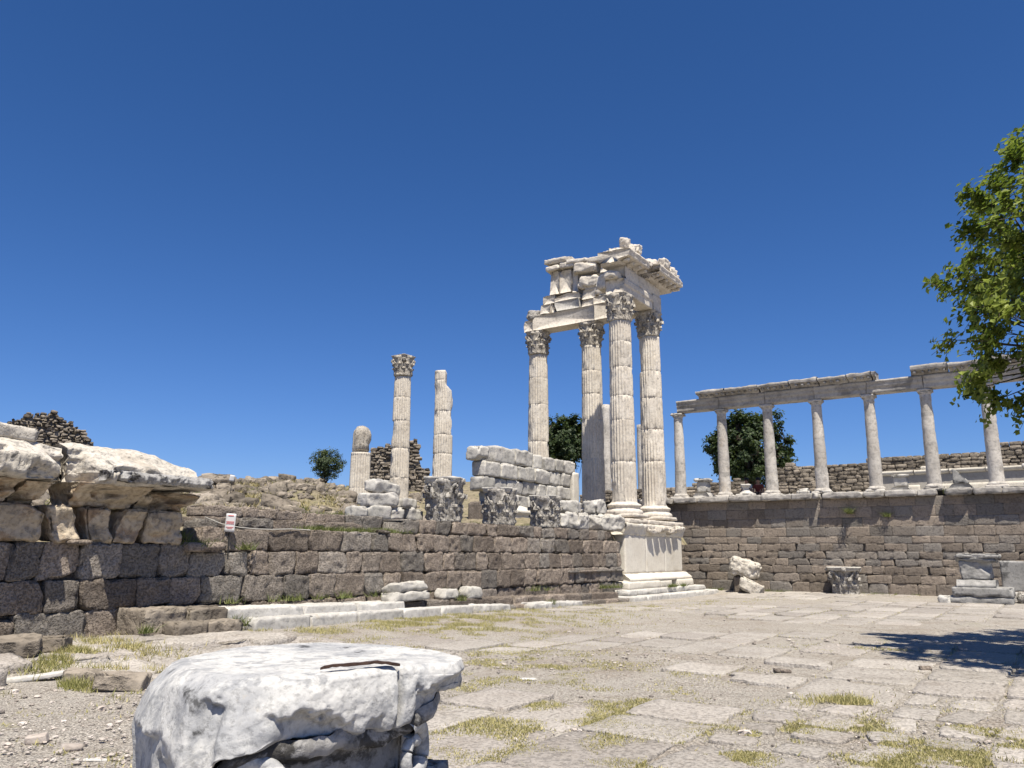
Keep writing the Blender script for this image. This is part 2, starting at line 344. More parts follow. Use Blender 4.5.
for xc, yc, L, W, an in slabs:
    if xc < -26.3 and yc > -9.5: continue
    e = 7; s = np.linspace(-.5, .5, e + 1)[:-1]; gap = rng.uniform(.012, .05)
    hx, hy = L - gap, W - gap
    o = np.concatenate([np.stack([s * hx, s * 0 - hy / 2], -1), np.stack([s * 0 + hx / 2, s * hy], -1), np.stack([-s * hx, s * 0 + hy / 2], -1), np.stack([s * 0 - hx / 2, -s * hy], -1)])
    r_ = np.linalg.norm(o, axis=1); crn = np.clip((np.abs(o[:, 0]) / (hx / 2) + np.abs(o[:, 1]) / (hy / 2) - 1.45) / .55, 0, 1)
    o = o * (1 - crn * rng.uniform(.0, .10, len(o)))[:, None]
    n2 = fbm(np.stack([o[:, 0] + xc, o[:, 1] + yc, o[:, 0] * 0], -1), 3.0, 3, 77); o = o * (1 - .12 * np.maximum(0, n2 + .05) * min(1, .9 / max(hx, hy) + .3))[:, None]
    if rng.random() < .22: o = o * np.where(o @ np.array([math.cos(a_ := rng.uniform(0, 6.3)), math.sin(a_)]) > .33 * max(hx, hy), .72, 1)[:, None]
    c, s_ = math.cos(an), math.sin(an); o = o @ np.array([[c, s_], [-s_, c]])
    lift = rng.uniform(.000, .020) + (.022 if rng.random() < .15 else 0); lift = min(lift, .010) if max(L, W) < .75 else lift; tx, ty = rng.normal(0, .006, 2); m = len(o); rings = []
    for k, dz in ((1.0, -.09), (1.0, -.010), (.985, 0), (.80, .002), (.45, .002)):
        q = o * k; P = np.stack([q[:, 0] + xc, q[:, 1] + yc, q[:, 0] * 0], -1)
        P[:, 2] = gz(P[:, 0], P[:, 1]) + lift + dz + q[:, 0] * tx + q[:, 1] * ty + .007 * fbm(P, 6, 2, 13) * (1 if dz > -.05 else 0); rings.append(P)
    cen = np.array([[xc, yc, float(gz(xc, yc)) + lift + .002]])
    V = np.concatenate(rings + [cen]); i = np.arange(m); i2 = (i + 1) % m; tone = rng.uniform(.1, .9)
    Fq = np.concatenate([np.stack([k * m + i, k * m + i2, (k + 1) * m + i2, (k + 1) * m + i], -1) for k in range(4)])
    n0 = mb.n; mb.add(V, Fq, tone); mb.n = n0; mb.t.append(np.stack([4 * m + i, 4 * m + i2, np.full(m, 5 * m)], -1) + n0); mb.tt.append(np.full(m, tone)); mb.n = n0 + len(V)
    edges.append(rings[1])
tag(mb.build('paving', M['paver'], smooth=True), kind='structure')

# the raised ledge of bedrock paving along the foot of the wall, at the left
mb = MB()
for k in range(12):
    x0 = -29.3 + k * .58; w = rng.uniform(.5, .9)
    put(mb, block((w, rng.uniform(.7, 1.3), .26), .06, .05, .05, 2.2, .08, k + 5), (x0, -2.75 + rng.uniform(-.25, .2) - max(0, -26 - x0) * .22, .05 + rng.uniform(-.02, .02)), rot(rng.uniform(-.04, .04), rng.uniform(-.04, .04), rng.uniform(-.3, .3)), rng.random())
    put(mb, block((.95, 1.3, .2), .08, .03, .02, 2, .05, k + 50), (x0, -1.75 + rng.uniform(-.05, .05), .07), rot(0, 0, rng.uniform(-.1, .1)), rng.random())
tag(mb.build('rock_ledge', M['paver']), kind='structure')

# earth fill of the podium and the hill behind it
def hill_z(x, y):
    P = np.stack([x, y, x * 0], -1)
    r = np.hypot(x - CAM.x, y - CAM.y); e = (x + 7) * .72 - (y - 11) * .70
    m = sstep(1.2, -1.8, e)
    left = 2.36 + 2.05 * sstep(19, 40, r) + 1.15 * sstep(41, 50, r); rightp = 2.36 + .75 * sstep(24, 34, r) + 3.5 * sstep(43, 58, r) * sstep(17, 11, e)
    z = left * m + rightp * (1 - m) - .46 * (1 - sstep(.15, 2.4, y)) * (x < 1.2) + .06 * fbm(P, 2.5, 3, 29)
    z = z + (.30 * fbm(P, .33, 3, 21) + .16 * fbm(P, 1.3, 3, 22)) * sstep(20.5, 30, r) * (.35 + .65 * m) + .03 * fbm(P, 4, 2, 24)
    z = np.where(y < -.22, np.minimum(z, 1.93), z)
    z = np.where((x < -22.9) & (y < .5), 1.6, z)
    return np.where((x > 1.2) & (y < 9), np.minimum(z, 2.3), z)
xs = np.concatenate([[-60, -50, -42, -36, -32], np.arange(-30, 2.6, .22)]); ys = np.concatenate([[-.62], np.arange(-.4, 24, .24), [26, 29, 33, 40, 50]])
mb = MB(); V, F = heightfield(xs, ys, hill_z); mb.add(V, F)
xs = np.concatenate([np.arange(2.4, 10, .5), [14, 20, 30, 45]]); ys = np.concatenate([np.arange(9.0, 30, .5), [34, 40, 50]])
V, F = heightfield(xs, ys, hill_z); mb.add(V, F)
tag(mb.build('hill', M['hill']), kind='structure')
mb = MB()
n_r = 0
while n_r < 5000:
    x = rng.uniform(-26, 10); y = rng.uniform(.8, 30); e = (x + 7) * .72 - (y - 11) * .70; r = math.hypot(x - CAM.x, y - CAM.y)
    if e > 6 or r > 52 or (-12 < x < 1.6 and y < 16 and e > .5): continue
    if float(fbm(np.array([[x, y, 0]]), .35, 2, 61)[0]) < rng.uniform(-.5, .3): continue
    s = min(.75, rng.gamma(1.3, .085) + .05); z = float(hill_z(np.array([x]), np.array([y]))[0])
    put(mb, block((s * rng.uniform(.8, 1.9), s * rng.uniform(.7, 1.3), s * rng.uniform(.6, 1.1)), s / 5, s * .08, s * .12, 1.6 / s, .06, n_r, chop=9, lo=.6, hi=.9), (x, y, z + s * .15), rot(rng.uniform(-.4, .4), rng.uniform(-.4, .4), rng.uniform(0, 6.3)), rng.random()); n_r += 1
tag(mb.build('rubble', M['rubble']), kind='stuff')

# ------------------------------------------------------------------ masonry
def course(mb, x0, x1, z0, z1, yf, depth, wr, step=.06, r=.03, amp=.02, freq=3.0, chip=.05, gap=.008, yj=.015, shear=.0, top=None, zj=.0, seed0=0, o=3, chop=0):
    """one row of blocks along X whose faces look towards -Y"""
    x = x0; k = 0
    while x < x1 - .04:
        w = min(rng.uniform(*wr), x1 - x)
        if x1 - (x + w) < wr[0] * .5: w = x1 - x
        zt = z1; zb = z0
        if top is not None and z0 + .45 * (z1 - z0) > top(x + w / 2): x += w; k += 1; continue
        h = zt - zb
        V, F = block2((w - gap, depth, h - gap), step, r, amp, freq, chip, seed0 + k * 7 + int(z0 * 100) + int(x * 31) % 997, o, chop)
        if shear: V = V + np.stack([V[:, 2] * rng.uniform(-shear, shear) * np.clip(1, 0, 1), V[:, 2] * 0, V[:, 0] * rng.uniform(-.25, .25) * shear * .3], -1)
        put(mb, (V, F), (x + w / 2, yf + depth / 2 + rng.uniform(-yj, yj), (zb + zt) / 2 + rng.uniform(-zj, zj)), None, rng.random())
        x += w; k += 1
def block2(size, step, r, amp, freq, chip, seed, o, chop=0):
    n = (int(max(2, min(40, round(size[0] / step)))), 3, int(max(2, min(40, round(size[2] / step)))))
    if n not in _gc: _gc[n] = gbox(n)
    U, F = _gc[n]; h = np.array(size) / 2; r = min(r, h.min() * .9)
    U = U.copy(); U[:, 1] = np.where(np.abs(U[:, 1]) < .49, np.sign(U[:, 1]) * (.5 - .7 * r / size[1]), U[:, 1])
    U[:, 0] = np.sign(U[:, 0]) * .5 * (1 - (1 - np.abs(U[:, 0]) * 2) ** 1.0) ; P = U * size
    q = np.clip(P, -(h - r), h - r); d = P - q; L = np.linalg.norm(d, axis=1)[:, None] + 1e-9; nrm = d / L; V = q + nrm * r; edge = np.clip(L[:, 0] / r - 1, 0, 1) / .42
    off = np.array([seed * 3.17 % 91, seed * 7.31 % 83, seed * 1.93 % 97])
    V = V + nrm * (amp * fbm(V + off, freq, o, 3))[:, None]
    if chip:
        c = np.maximum(0, fbm(V + off + 31, freq * .7, 2, 9) - .05); V = V - V / (np.linalg.norm(V, axis=1)[:, None] + 1e-9) * (c * chip * 4 * edge)[:, None]
    if chop: V = chopped(V, h, chop, seed, .74, .96, True)
    return V, F
def swapxy(mb):
    """turn a wall built along X facing -Y into one along -Y facing -X"""
    mb.v = [np.stack([v[:, 1], -v[:, 0], v[:, 2]], -1) for v in mb.v]; return mb

# podium wall of the temple
pw = thing('podium_wall', 'long low wall of rough brown andesite blocks below the ruined temple', 'wall', (-15, -.8, 0))
off = np.array([15, .8, 0]); mb = MB()
kw = dict(step=.038, r=.022, amp=.042, freq=7.0, chip=.05, gap=.004, yj=.022, shear=.16, zj=.003, o=4, chop=2)
course(mb, -31, -22.75, -.15, .57, -.90, .5, (.55, 1.15), **kw)
course(mb, -22.75, -5.05, -.15, .55, -.86, .5, (.5, 1.0), **kw)
course(mb, -31, -5.0, .56, 1.06, -.88, .5, (.48, 1.0), **kw)
course(mb, -31, -22.8, 1.06, 1.665, -.86, .5, (.45, .95), **kw)
course(mb, -22.8, -5.0, 1.055, 1.535, -.84, .5, (.45, .95), **kw)
course(mb, -22.6, -5.0, 1.535, 1.985, -.80, .5, (.5, 1.1), **kw)
course(mb, -22.5, -17.9, 1.985, 2.20, -.42, .5, (.6, 1.3), **kw)
course(mb, -22.2, -19.6, 2.20, 2.43, -.20, .5, (.7, 1.3), **kw)
course(mb, -19.5, -16.9, 1.99, 2.40, -.15, .5, (.5, .8), **kw)
course(mb, -16.9, -5.6, 1.985, 2.345, -.74, 1.1, (.5, .95), **kw)
course(mb, -9.0, -5.05, .90, .99, -.97, .3, (.6, 1.4), step=.05, r=.035, amp=.015, freq=4, chip=.05)
for v, x0, x1, z0, z1, yb in ((0, -31, -22.9, -.2, 1.55, -.72), (0, -22.9, -5.1, -.2, 1.9, -.68)):
    U, F = gbox((2, 2, 2)); mb.add(U * (x1 - x0, .3, z1 - z0) + ((x0 + x1) / 2, yb + .15, (z0 + z1) / 2), F, .2)
mb.v = [v + off for v in mb.v]; mb.build('masonry', M['andesite'], pw)
mb = MB()
for k, (x, y, z, sx, sz) in enumerate([(-24.95, -.88, 1.655, .32, .07), (-22.55, -.8, 1.60, .8, .16), (-22.2, -.55, 1.66, .6, .22), (-22.3, -.35, 1.95, .5, .4), (-17.6, -.6, 2.02, .5, .08)]):
    put(mb, block((sx, .45, sz), .05, .03, .03, 3, .06, k + 3), np.array((x, y, z)) + off, None, rng.random())
mb.build('top_rubble', M['andesite'], pw)

# marble-faced pedestal below the corner columns, and its two steps
pd = thing('marble_pedestal', 'tall cream marble faced pedestal carrying the corner temple columns', 'pedestal', (-1.7, -.7, 0)); off = np.array([1.7, .7, 0])
def pslab(name, x0, x1, y0, y1, z0, z1, mat='cream', n=1, amp=.006, chip=.02, r=.015, step=.07, parent=pd, o_=None):
    mb = MB(); o_ = off if o_ is None else o_; xs = np.linspace(x0, x1, n + 1)
    for k in range(n):
        w = xs[k + 1] - xs[k]
        put(mb, block((w - .006, y1 - y0, z1 - z0), step, r, amp, 3, chip, int(rng.integers(900))), np.array([(xs[k] + xs[k + 1]) / 2, (y0 + y1) / 2, (z0 + z1) / 2]) + o_, None, rng.random())
    return mb.build(name, M[mat], parent)
pslab('die', -4.45, 1.05, -.74, .9, .80, 2.26, n=3, chip=.01, amp=.004)
V, F = extrude([(-.74, .80), (-.82, .78), (-.90, .70), (-.98, .66), (-1.04, .60), (-1.04, .52), (0, .52), (0, .80)], -4.75, 1.3, .06)
mb = MB(); V = V + off; V, F = roughen((V, F), .012, 4); mb.add(V, F, .6); mb.build('base_moulding', M['cream'], pd)
pslab('plinth', -4.95, -2.1, -1.10, .9, .24, .52, n=1); pslab('plinth', -2.0, -.9, -1.06, .9, .24, .50, n=1); pslab('plinth', -.35, 1.35, -1.10, .9, .24, .52, n=1)
V, F = extrude([(-.75, 2.24), (-.77, 2.32), (-.80, 2.42), (-.84, 2.50), (-.88, 2.56), (-.88, 2.66), (0, 2.66), (0, 2.24)], -4.6, 1.15, .05)
mb = MB(); V = V + off; P = V.copy(); c = np.maximum(0, fbm(P, 2.2, 3, 5) - .02) * sstep(-.2, -.32, V[:, 1] - .7 + 0.7 - 0.0)
V[:, 1] += np.where(V[:, 1] < -.02, np.minimum(.28, c * 1.1), 0); V, F = roughen((V, F), .05, 5, 3, 3); mb.add(V, F, .6); mb.build('crown_moulding', M['cream'], pd)
pslab('top_slab', -4.3, 1.1, -.84, .9, 2.66, 2.86, n=3, mat='temple', amp=.02, chip=.06)
mb = MB()
for k in range(5):
    mb = MB(); put(mb, block((rng.uniform(.35, .6), .35, .22), .05, .04, .07, 4, .08, k, chop=7), np.array([-2.4 + k * .62, -.86, 2.52 + rng.uniform(-.08, .05)]) + off, rot(rng.uniform(-.3, .3), rng.uniform(-.3, .3), 0), rng.random()); mb.build('broken_ornament', M['temple'], pd)
for nm, lab, x0, x1, y0, z0, z1 in (('marble_step', 'upper white marble step under the tall cream pedestal', -5.6, 1.9, -1.42, .06, .25), ('marble_step', 'lower white marble step under the tall cream pedestal', -6.1, 2.4, -1.85, -.30, .06)):
    mb = MB(); x = x0
    while x < x1:
        w = rng.uniform(.7, 1.5); w = min(w, x1 - x)
        put(mb, block((w - .010, 1.0, z1 - z0), .05, .012, .010, 4, .03, int(rng.integers(900)), chop=4, lo=.86, hi=.98), (x + w / 2, y0 + .5 + rng.uniform(-.02, .02), (z0 + z1) / 2), rot(0, rng.uniform(-.006, .006), 0), rng.random()); x += w
    tag(mb.build(nm, M['steps']), lab, 'step')
for sz_, cn_, lb_ in (((2.5, 7.4, .55), (0, 4.75, 2.6), 'worn marble platform course beneath the columns standing behind the pedestal'), ((4.8, 3, .5), (-1.8, 14.4, 2.62), 'worn marble platform course beneath the lone columns at the left')):
    U, F = gbox((6, 8, 2)); mb = MB(); mb.add(*roughen((U * sz_ + cn_, F), .02, 1, 2, 3), .5); tag(mb.build('stylobate', M['temple']), lb_, 'platform')
mb = MB(); U, F = gbox((4, 4, 2)); mb.add(U * (5.3, 1.5, 2.3) + (-1.75, .14, 1.5), F, .5); mb.v = [v + off for v in mb.v]; mb.build('core', M['temple'], pd)

# ------------------------------------------------------------------ columns
def shaft_mesh(z0, H, r0, r1, seed, joints, flutes=24, per=6, zstep=.1, wear=1.0, top=None, flute_from=0.0):
    n = flutes * per; th = np.arange(n) / n * 2 * np.pi; m = int(H / zstep) + 1
    zl = np.linspace(0, H, m); ex = []
    for j in joints: ex += [j - .03, j - .012, j + .012, j + .03]
    zl = np.unique(np.concatenate([zl, ex])); zl = zl[(zl >= 0) & (zl <= H)]; m = len(zl)
    T, Zg = np.meshgrid(th, zl, indexing='ij'); T = T.ravel(); Zv = Zg.ravel()
    t = Zv / H; R = r0 + (r1 - r0) * t ** 1.4
    s = (T / (2 * np.pi) * flutes) % 1; fl = np.where(np.abs(s - .5) < .40, np.sqrt(np.maximum(0, 1 - ((s - .5) / .40) ** 2)), 0)
    fade = sstep(0.02, .14, Zv) * sstep(0.02, .12, H - Zv)
    P = np.stack([np.cos(T) * R, np.sin(T) * R, Zv], -1); drum = np.searchsorted(np.array(joints), Zv)
    off = np.stack([drum * 7.7 + seed * 3.1, drum * 3.3, drum * 0 + seed], -1)
    e = fbm(P * (1, 1, .5) + off, 1.9, 3, seed); r = R * (1 - .115 * fl * fade)
    plane = R * (1 - .075 - .16 * np.maximum(0, e - .15) * wear); k = sstep(.17, .26, e * wear)
    r = r * (1 - k) + np.minimum(r, plane) * k
    r = r - .05 * R * np.maximum(0, fbm(P + off, 6, 2, seed + 5) - .12) * wear
    for j in joints:
        g = np.exp(-((Zv - j) / .016) ** 2); ch = np.maximum(0, fbm(np.stack([np.cos(T) * 2, np.sin(T) * 2, T * 0 + j], -1), 1.6, 2, seed + 9) + .1)
        r = r - R * (.025 * g + .13 * ch * np.exp(-((Zv - j) / .06) ** 2) * wear)
    r = r * (1 + .006 * np.sin(drum * 2.3 + seed))
    V = np.stack([np.cos(T) * r, np.sin(T) * r, Zv + z0], -1)
    if top: V = top(V, z0)
    F = grid_faces(n, m, True); c = len(V)
    V = np.concatenate([V, [[*V.reshape(n, m, 3)[:, -1].mean(0)]]])
    i = np.arange(n); Tt = np.stack([i * m + m - 1, ((i + 1) % n) * m + m - 1, np.full(n, c)], -1)
    F3 = np.concatenate([F[:, [0, 1, 2]], F[:, [0, 2, 3]], Tt])
    tt = np.concatenate([drum[F[:, 0]], drum[F[:, 0]], np.full(n, len(joints))]); tr = np.random.default_rng(seed).uniform(.2, .8, len(joints) + 2)
    return V, F3, tr[tt]
def column_base(R, seed):
    prof = [(0, .0), (1.36, 0), (1.36, .01), (1.40, .06), (1.36, .14), (1.28, .17), (1.22, .18), (1.19, .22), (1.19, .26), (1.22, .29), (1.27, .30), (1.29, .34), (1.26, .39), (1.16, .41), (1.08, .43), (1.03, .46), (.99, .48)]
    V, F = lathe([(a * R, b) for a, b in prof], 72); V, F = roughen((V, F), .018, 5, 3, seed); V[:, 2] += .14
    mb = MB(); mb.add(V, F, .55); put(mb, block((2.8 * R, 2.8 * R, .15), .07, .02, .015, 3, .06, seed), (0, 0, .075), None, .5); return mb
def leaf_strip(ang, z0, h, w, rb, curl, nt=12, ns=11, seed=0):
    t = np.linspace(0, 1, nt); s = np.linspace(-1, 1, ns); T, S = np.meshgrid(t, s, indexing='ij')
    ww = w * (1.0 - .45 * T ** 2.2) * (1 + .16 * np.sin(T * 19)); lat = S * ww
    z = z0 + h * np.where(T < .8, T * 1.12, .896 + .10 * np.sin((T - .8) / .2 * 2.4)) - h * .18 * np.maximum(0, (T - .85) / .15) ** 2
    out = rb(np.minimum(z, z0 + h)) + .035 + curl * np.maximum(0, (T - .40) / .60) ** 1.7 - .05 * S ** 2 + .024 * np.cos(S * 13 - T * 3) + .022 * np.exp(-(S / .16) ** 2) + .016 * np.sin(T * 21 + np.abs(S) * 5)
    a = ang + lat / np.maximum(.2, out); V = np.stack([np.cos(a) * out, np.sin(a) * out, z], -1).reshape(-1, 3)
    F = grid_faces(nt, ns); n = V.copy(); inn = V.copy(); rr = np.hypot(V[:, 0], V[:, 1]); inn[:, :2] *= ((rr - .05) / rr)[:, None]
    return np.concatenate([V, inn]), np.concatenate([F[:, ::-1], F + len(V)])
def capital(H, R, half, seed, wear=.02, mat='cap', name_prefix='', abacus=True, rz=0.0):
    """a Corinthian capital: bell with two rows of acanthus and corner volutes; concave abacus"""
    rb = lambda z: R * (.96 + .16 * np.clip(z / H, 0, 1) + .22 * np.clip((z / H - .6) / .4, 0, 1) ** 2)
    zz = np.linspace(.02, H * .9, 14); V, F = lathe([(0, .0), (R * 1.03, 0), (R * 1.09, .035), (R * 1.03, .075)] + [(float(rb(z)), float(z) + .06) for z in zz[1:]] + [(0, H * .9)], 48)
    mb = MB(); mb.add(V, F, .45)
    for k in range(8):
        for (z0, h, w, cu, dph) in ((.06, H * .36, R * .36, R * .20, 0), (.06, H * .62, R * .38, R * .26, .5)):
            if k % 3 == seed % 3 and dph == 0 and wear > .03 and (seed + k) % 2: continue
            V, F = leaf_strip((k + dph) / 8 * 2 * np.pi + rz, z0, h, w, rb, cu); mb.add(V, F, .6)
    for k in range(4):
        a = (k + .5) / 4 * 2 * np.pi + rz; c, s = math.cos(a), math.sin(a); D = half * 1.24
        for sd in (-1, 1):
            pts = []
            for q in np.linspace(0, 1, 8):
                aa = a + sd * (1 - q) * .38 + sd * .035; rr = float(rb(H * .55)) * (1 - q) + (D - .12) * q ** 1.0 + .02; pts.append((math.cos(aa) * rr, math.sin(aa) * rr, H * (.48 + .38 * math.sin(q * 1.45))))
            mb.add(*tube(pts, np.linspace(.05, .045, 8) * R / .5, 6), .55)
        tt = np.linspace(0, 4.6 * np.pi, 34); rs = .125 * H * (1 - tt / tt[-1] * .8)
        sp = np.stack([c * (D - .13 + rs * np.cos(tt + 1.2)), s * (D - .13 + rs * np.cos(tt + 1.2)), H * .74 + rs * np.sin(tt + 1.2)], -1)
        mb.add(*tube(sp, .042 * R / .5, 6), .6)
        a2 = k / 4 * 2 * np.pi + rz; V, F = block((.16, .2, .17), .05, .07, .03, 6, 0, k); put(mb, (V, F), (math.cos(a2) * half * .95, math.sin(a2) * half * .95, H * .9), rot(0, 0, a2), .6)
    mb.v = [roughen((v, f), 0, 1)[0] if False else v for v, f in zip(mb.v, mb.v)]
    allv = np.concatenate(mb.v); d = fbm(allv + seed * 4.1, 9, 4, seed)[:, None] * wear * 1.7 * np.stack([allv[:, 0], allv[:, 1], allv[:, 2] * 0], -1) / (np.hypot(allv[:, 0], allv[:, 1])[:, None] + .05)
    lump = 1 - .10 * np.maximum(0, fbm(allv + seed * 2.2, 2.2, 2, seed + 3) - .05)[:, None] * (wear > .025) * 2.2
    allv = np.concatenate([(allv[:, :2] * lump), allv[:, 2:]], -1) + d; mb.v = [allv]; 
    ab = MB()
    if abacus:
        n = 96; ph = np.arange(n) / n * 2 * np.pi; q = ((ph + np.pi / 4) % (np.pi / 2) - np.pi / 4) / (np.pi / 4)
        rad_ = half * (1.0 + .30 * np.abs(q) ** 2.4); rad_ = np.minimum(rad_, half * 1.27)
        brk = np.maximum(0, fbm(np.stack([np.cos(ph) * 1.5, np.sin(ph) * 1.5, ph * 0 + seed], -1), 1.3, 2, seed + 7) - .08); rad_ = rad_ * (1 - brk * wear * 9)
        rg = []
        for kk, z in ((0, .86), (.86, .86), (.90, .90), (.93, .93), (.93, .945), (1.0, .965), (1.0, .995), (.97, 1.0), (0, 1.0)): rg.append(np.stack([np.cos(ph + rz) * rad_ * kk, np.sin(ph + rz) * rad_ * kk, np.full(n, z * H)], -1))
        V = np.stack(rg, 1).reshape(-1, 3); ab.add(*roughen((V, grid_faces(n, 9, True)), wear * .9, 5, 3, seed), .6)
    return mb, ab
def place_capital(parent, z, H, R, half, seed, wear=.025, mat='cap', rz=0.0):
    cp = bpy.data.objects.new('capital', None); COL.objects.link(cp); cp.parent = parent; cp.location = (0, 0, z)
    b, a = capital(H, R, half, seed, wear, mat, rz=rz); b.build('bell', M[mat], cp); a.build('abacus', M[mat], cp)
S = 2.95; ZS, HK, HC, HB = 2.92, 9.28, 1.17, .62
def temple_column(x, y, label, seed, joints, wear):
    t = thing('temple_column', label, 'column', (x, y, ZS), 'standing fluted temple columns')
    column_base(.53, seed).build('base', M['temple'], t)
    V, F, tn = shaft_mesh(HB, HK - HC - HB, .525, .455, seed, joints, wear=wear); mb = MB(); mb.add(V, F, tn); mb.build('shaft', M['temple'], t)
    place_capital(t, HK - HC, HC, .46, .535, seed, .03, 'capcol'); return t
temple_column(-S, 0, 'fluted column on the left end of the pedestal, standing nearest of the entablature group', 3, [1.6, 3.3, 4.3, 5.5, 6.6], 1.0)
temple_column(0, 0, 'corner fluted column on the right end of the pedestal', 8, [1.9, 3.3, 4.7, 5.9], 1.2)
temple_column(0, S, 'fluted column with a pointed shadow across its lower half, behind the pedestal columns', 13, [2.2, 4.0, 5.2, 6.3], .8)
temple_column(0, 2 * S, 'fluted column at the far left end of the entablature, rising behind the white block wall', 21, [2.0, 3.2, 5.0, 6.3], .8)
temple_column(0, 5 * S, 'tall lone fluted column still wearing its leafy capital, clear of the entablature', 34, [1.9, 3.5, 5.0, 6.3], .9)
# broken columns without capitals
t = thing('broken_column', 'broken fluted column without capital, top worn to a thin neck', 'column', (0, 4 * S, ZS), 'broken fluted temple columns')
column_base(.53, 41).build('base', M['temple'], t)
def neck(V, z0):
    V = V.copy(); z = V[:, 2] - z0; k = sstep(6.25, 6.75, z); k2 = sstep(4.6, 5.0, z) * (1 - sstep(5.3, 5.7, z))
    lim = .50 - .36 * k - .12 * k2; w = V @ np.array([.55, -.83, 0]); over = np.maximum(0, w - lim)
    return V - np.outer(over, [.55, -.83, 0]) + np.array([-.55, .83, 0]) * (.05 * k)[:, None]
V, F, tn = shaft_mesh(HB, 7.42, .525, .46, 41, [1.65, 3.0, 4.0, 5.25, 6.9], wear=1.0, top=neck); mb = MB(); mb.add(V, F, tn); mb.build('shaft', M['temple'], t)
t = thing('broken_column', 'short broken fluted column topped by a cracked rounded drum, beside the hill', 'column', (-S, 5 * S, ZS), 'broken fluted temple columns')
column_base(.53, 52).build('base', M['temple'], t)
V, F, tn = shaft_mesh(HB, 2.95, .525, .50, 52, [1.15], wear=.5); mb = MB(); mb.add(V, F, tn); mb.build('shaft', M['temple'], t)
V, F = lathe([(0, 0), (.42, 0), (.45, .12), (.43, .4), (.46, .7), (.47, .95), (.42, 1.15), (.30, 1.28), (.12, 1.34), (0, 1.34)], 64)
a = np.arctan2(V[:, 1], V[:, 0]); V[:, :2] *= (1 - .13 * np.maximum(0, np.sin(a * 5 + V[:, 2] * .8)) ** 4)[:, None]; V, F = roughen((V, F), .09, 3.5, 4, 4); V = chopped(V - (0, 0, .67), np.array([.40, .40, .62]), 14, 6, .74, .95) + (0, 0, .67); V, F = roughen((V, F), .035, 11, 3, 8); V[:, :2] -= V[:, :2] * (.10 * np.maximum(0, np.sin(np.arctan2(V[:, 1], V[:, 0]) * 9 + 1.5 * fbm(V, 2, 2, 3))) ** 3)[:, None]; V[:, 2] += HB + 2.95
mb = MB(); mb.add(V, F, .5); mb.build('broken_drum', M['capcol'], t)

# ------------------------------------------------------------------ entablature over the corner
en = thing('temple_entablature', 'broken marble beams, frieze and cornice resting across the corner temple columns', 'entablature', (0, 0, ZS + HK)); off = np.array([0, 0, -ZS - HK])
def epoly(name, prof, a0, a1, axis=0, amp=.02, step=.09, mat='temple', tone=.5, seed=1, freq=2.5):
    V, F = extrude(prof, a0, a1, step * .7, axis); V, F = roughen((V, F), amp, freq, 3, seed); V, F = roughen((V, F), amp * .8, 6, 3, seed + 1)
    if amp > .018: c_ = (V.max(0) + V.min(0)) / 2; V = chopped(V - c_, (V.max(0) - V.min(0)) / 2, 5, seed, .80, .97) + c_
    mb = MB(); mb.add(V + off, F, tone); return mb.build(name, M[mat], en)
epoly('architrave', [(2.55, 12.2), (5.95, 12.2), (5.95, 12.92), (2.55, 12.95)], -.44, .44, 0, .010, .10, 'temple', .6, 2)
epoly('architrave', [(-.44, 12.2), (2.53, 12.2), (2.53, 12.95), (-.44, 12.95)], -.44, .44, 0, .012, .10, 'temple', .35, 3)
epoly('architrave', [(-.42, 12.2), (.42, 12.2), (.42, 12.82), (-.46, 12.82), (-.46, 12.55), (-.42, 12.53)], -3.35, -.46, 0, .03, .09, 'temple', .5, 4)
epoly('architrave', [(5.97, 12.2), (6.46, 12.2), (6.5, 12.55), (6.42, 12.76), (5.97, 12.78)], -.40, .40, 0, .035, .07, 'temple', .75, 5)
blk = [([(5.52, 12.97), (4.95, 12.95), (4.97, 13.42), (5.45, 13.42)], .55), ([(5.42, 13.44), (4.70, 13.44), (4.70, 13.84), (5.36, 13.88)], .75), ([(4.93, 12.96), (4.70, 12.96), (4.85, 13.42), (4.95, 13.42)], .7), ([(4.68, 12.96), (3.32, 12.96), (3.38, 13.45), (4.68, 13.45)], .55),
       ([(4.76, 13.46), (3.3, 13.44), (3.36, 13.72), (4.0, 13.80), (4.7, 13.68)], .65), ([(3.28, 12.96), (2.62, 12.96), (2.6, 13.28), (3.2, 13.30)], .45), ([(2.6, 12.96), (1.9, 12.96), (1.9, 13.35), (2.6, 13.32)], .6), ([(3.2, 13.32), (2.5, 13.30), (2.45, 13.75), (3.1, 13.76)], .5), ([(2.44, 13.36), (1.85, 13.36), (1.85, 13.80), (2.40, 13.80)], .65),
       ([(4.96, 13.86), (4.42, 13.84), (4.42, 15.02), (4.86, 15.04)], .4), ([(4.40, 13.86), (3.78, 13.84), (3.76, 14.95), (4.40, 15.0)], .5), ([(3.74, 13.80), (3.45, 13.80), (3.42, 14.85), (3.72, 14.86)], .7), ([(2.42, 13.82), (1.6, 13.82), (1.6, 14.42), (2.42, 14.46)], .45), ([(2.2, 14.46), (1.5, 14.46), (1.5, 15.1), (2.1, 15.1)], .45)]
for k, (pf, tn) in enumerate(blk): epoly('frieze_block', pf, -.44 + .05 * (k % 3), .42, 0, .032, .08, 'wallmarble' if k in (3, 8, 12) else 'temple', tn, k + 10)
V, F = block((.9, 1.1, .68), .05, .22, .07, 3.5, .1, 4, chop=6); mb = MB(); put(mb, (V, F), np.array([-.1, 2.85, 14.14]) + off, rot(.1, 0, 0), .5); mb.build('broken_block', M['temple'], en)
V, F = block((.8, .75, .5), .06, .16, .09, 3.5, .1, 14); mb = MB(); put(mb, (V, F), np.array([-.05, 6.0, 13.03]) + off, rot(.1, 0, .2), .35); mb.build('broken_block', M['cap'], en)
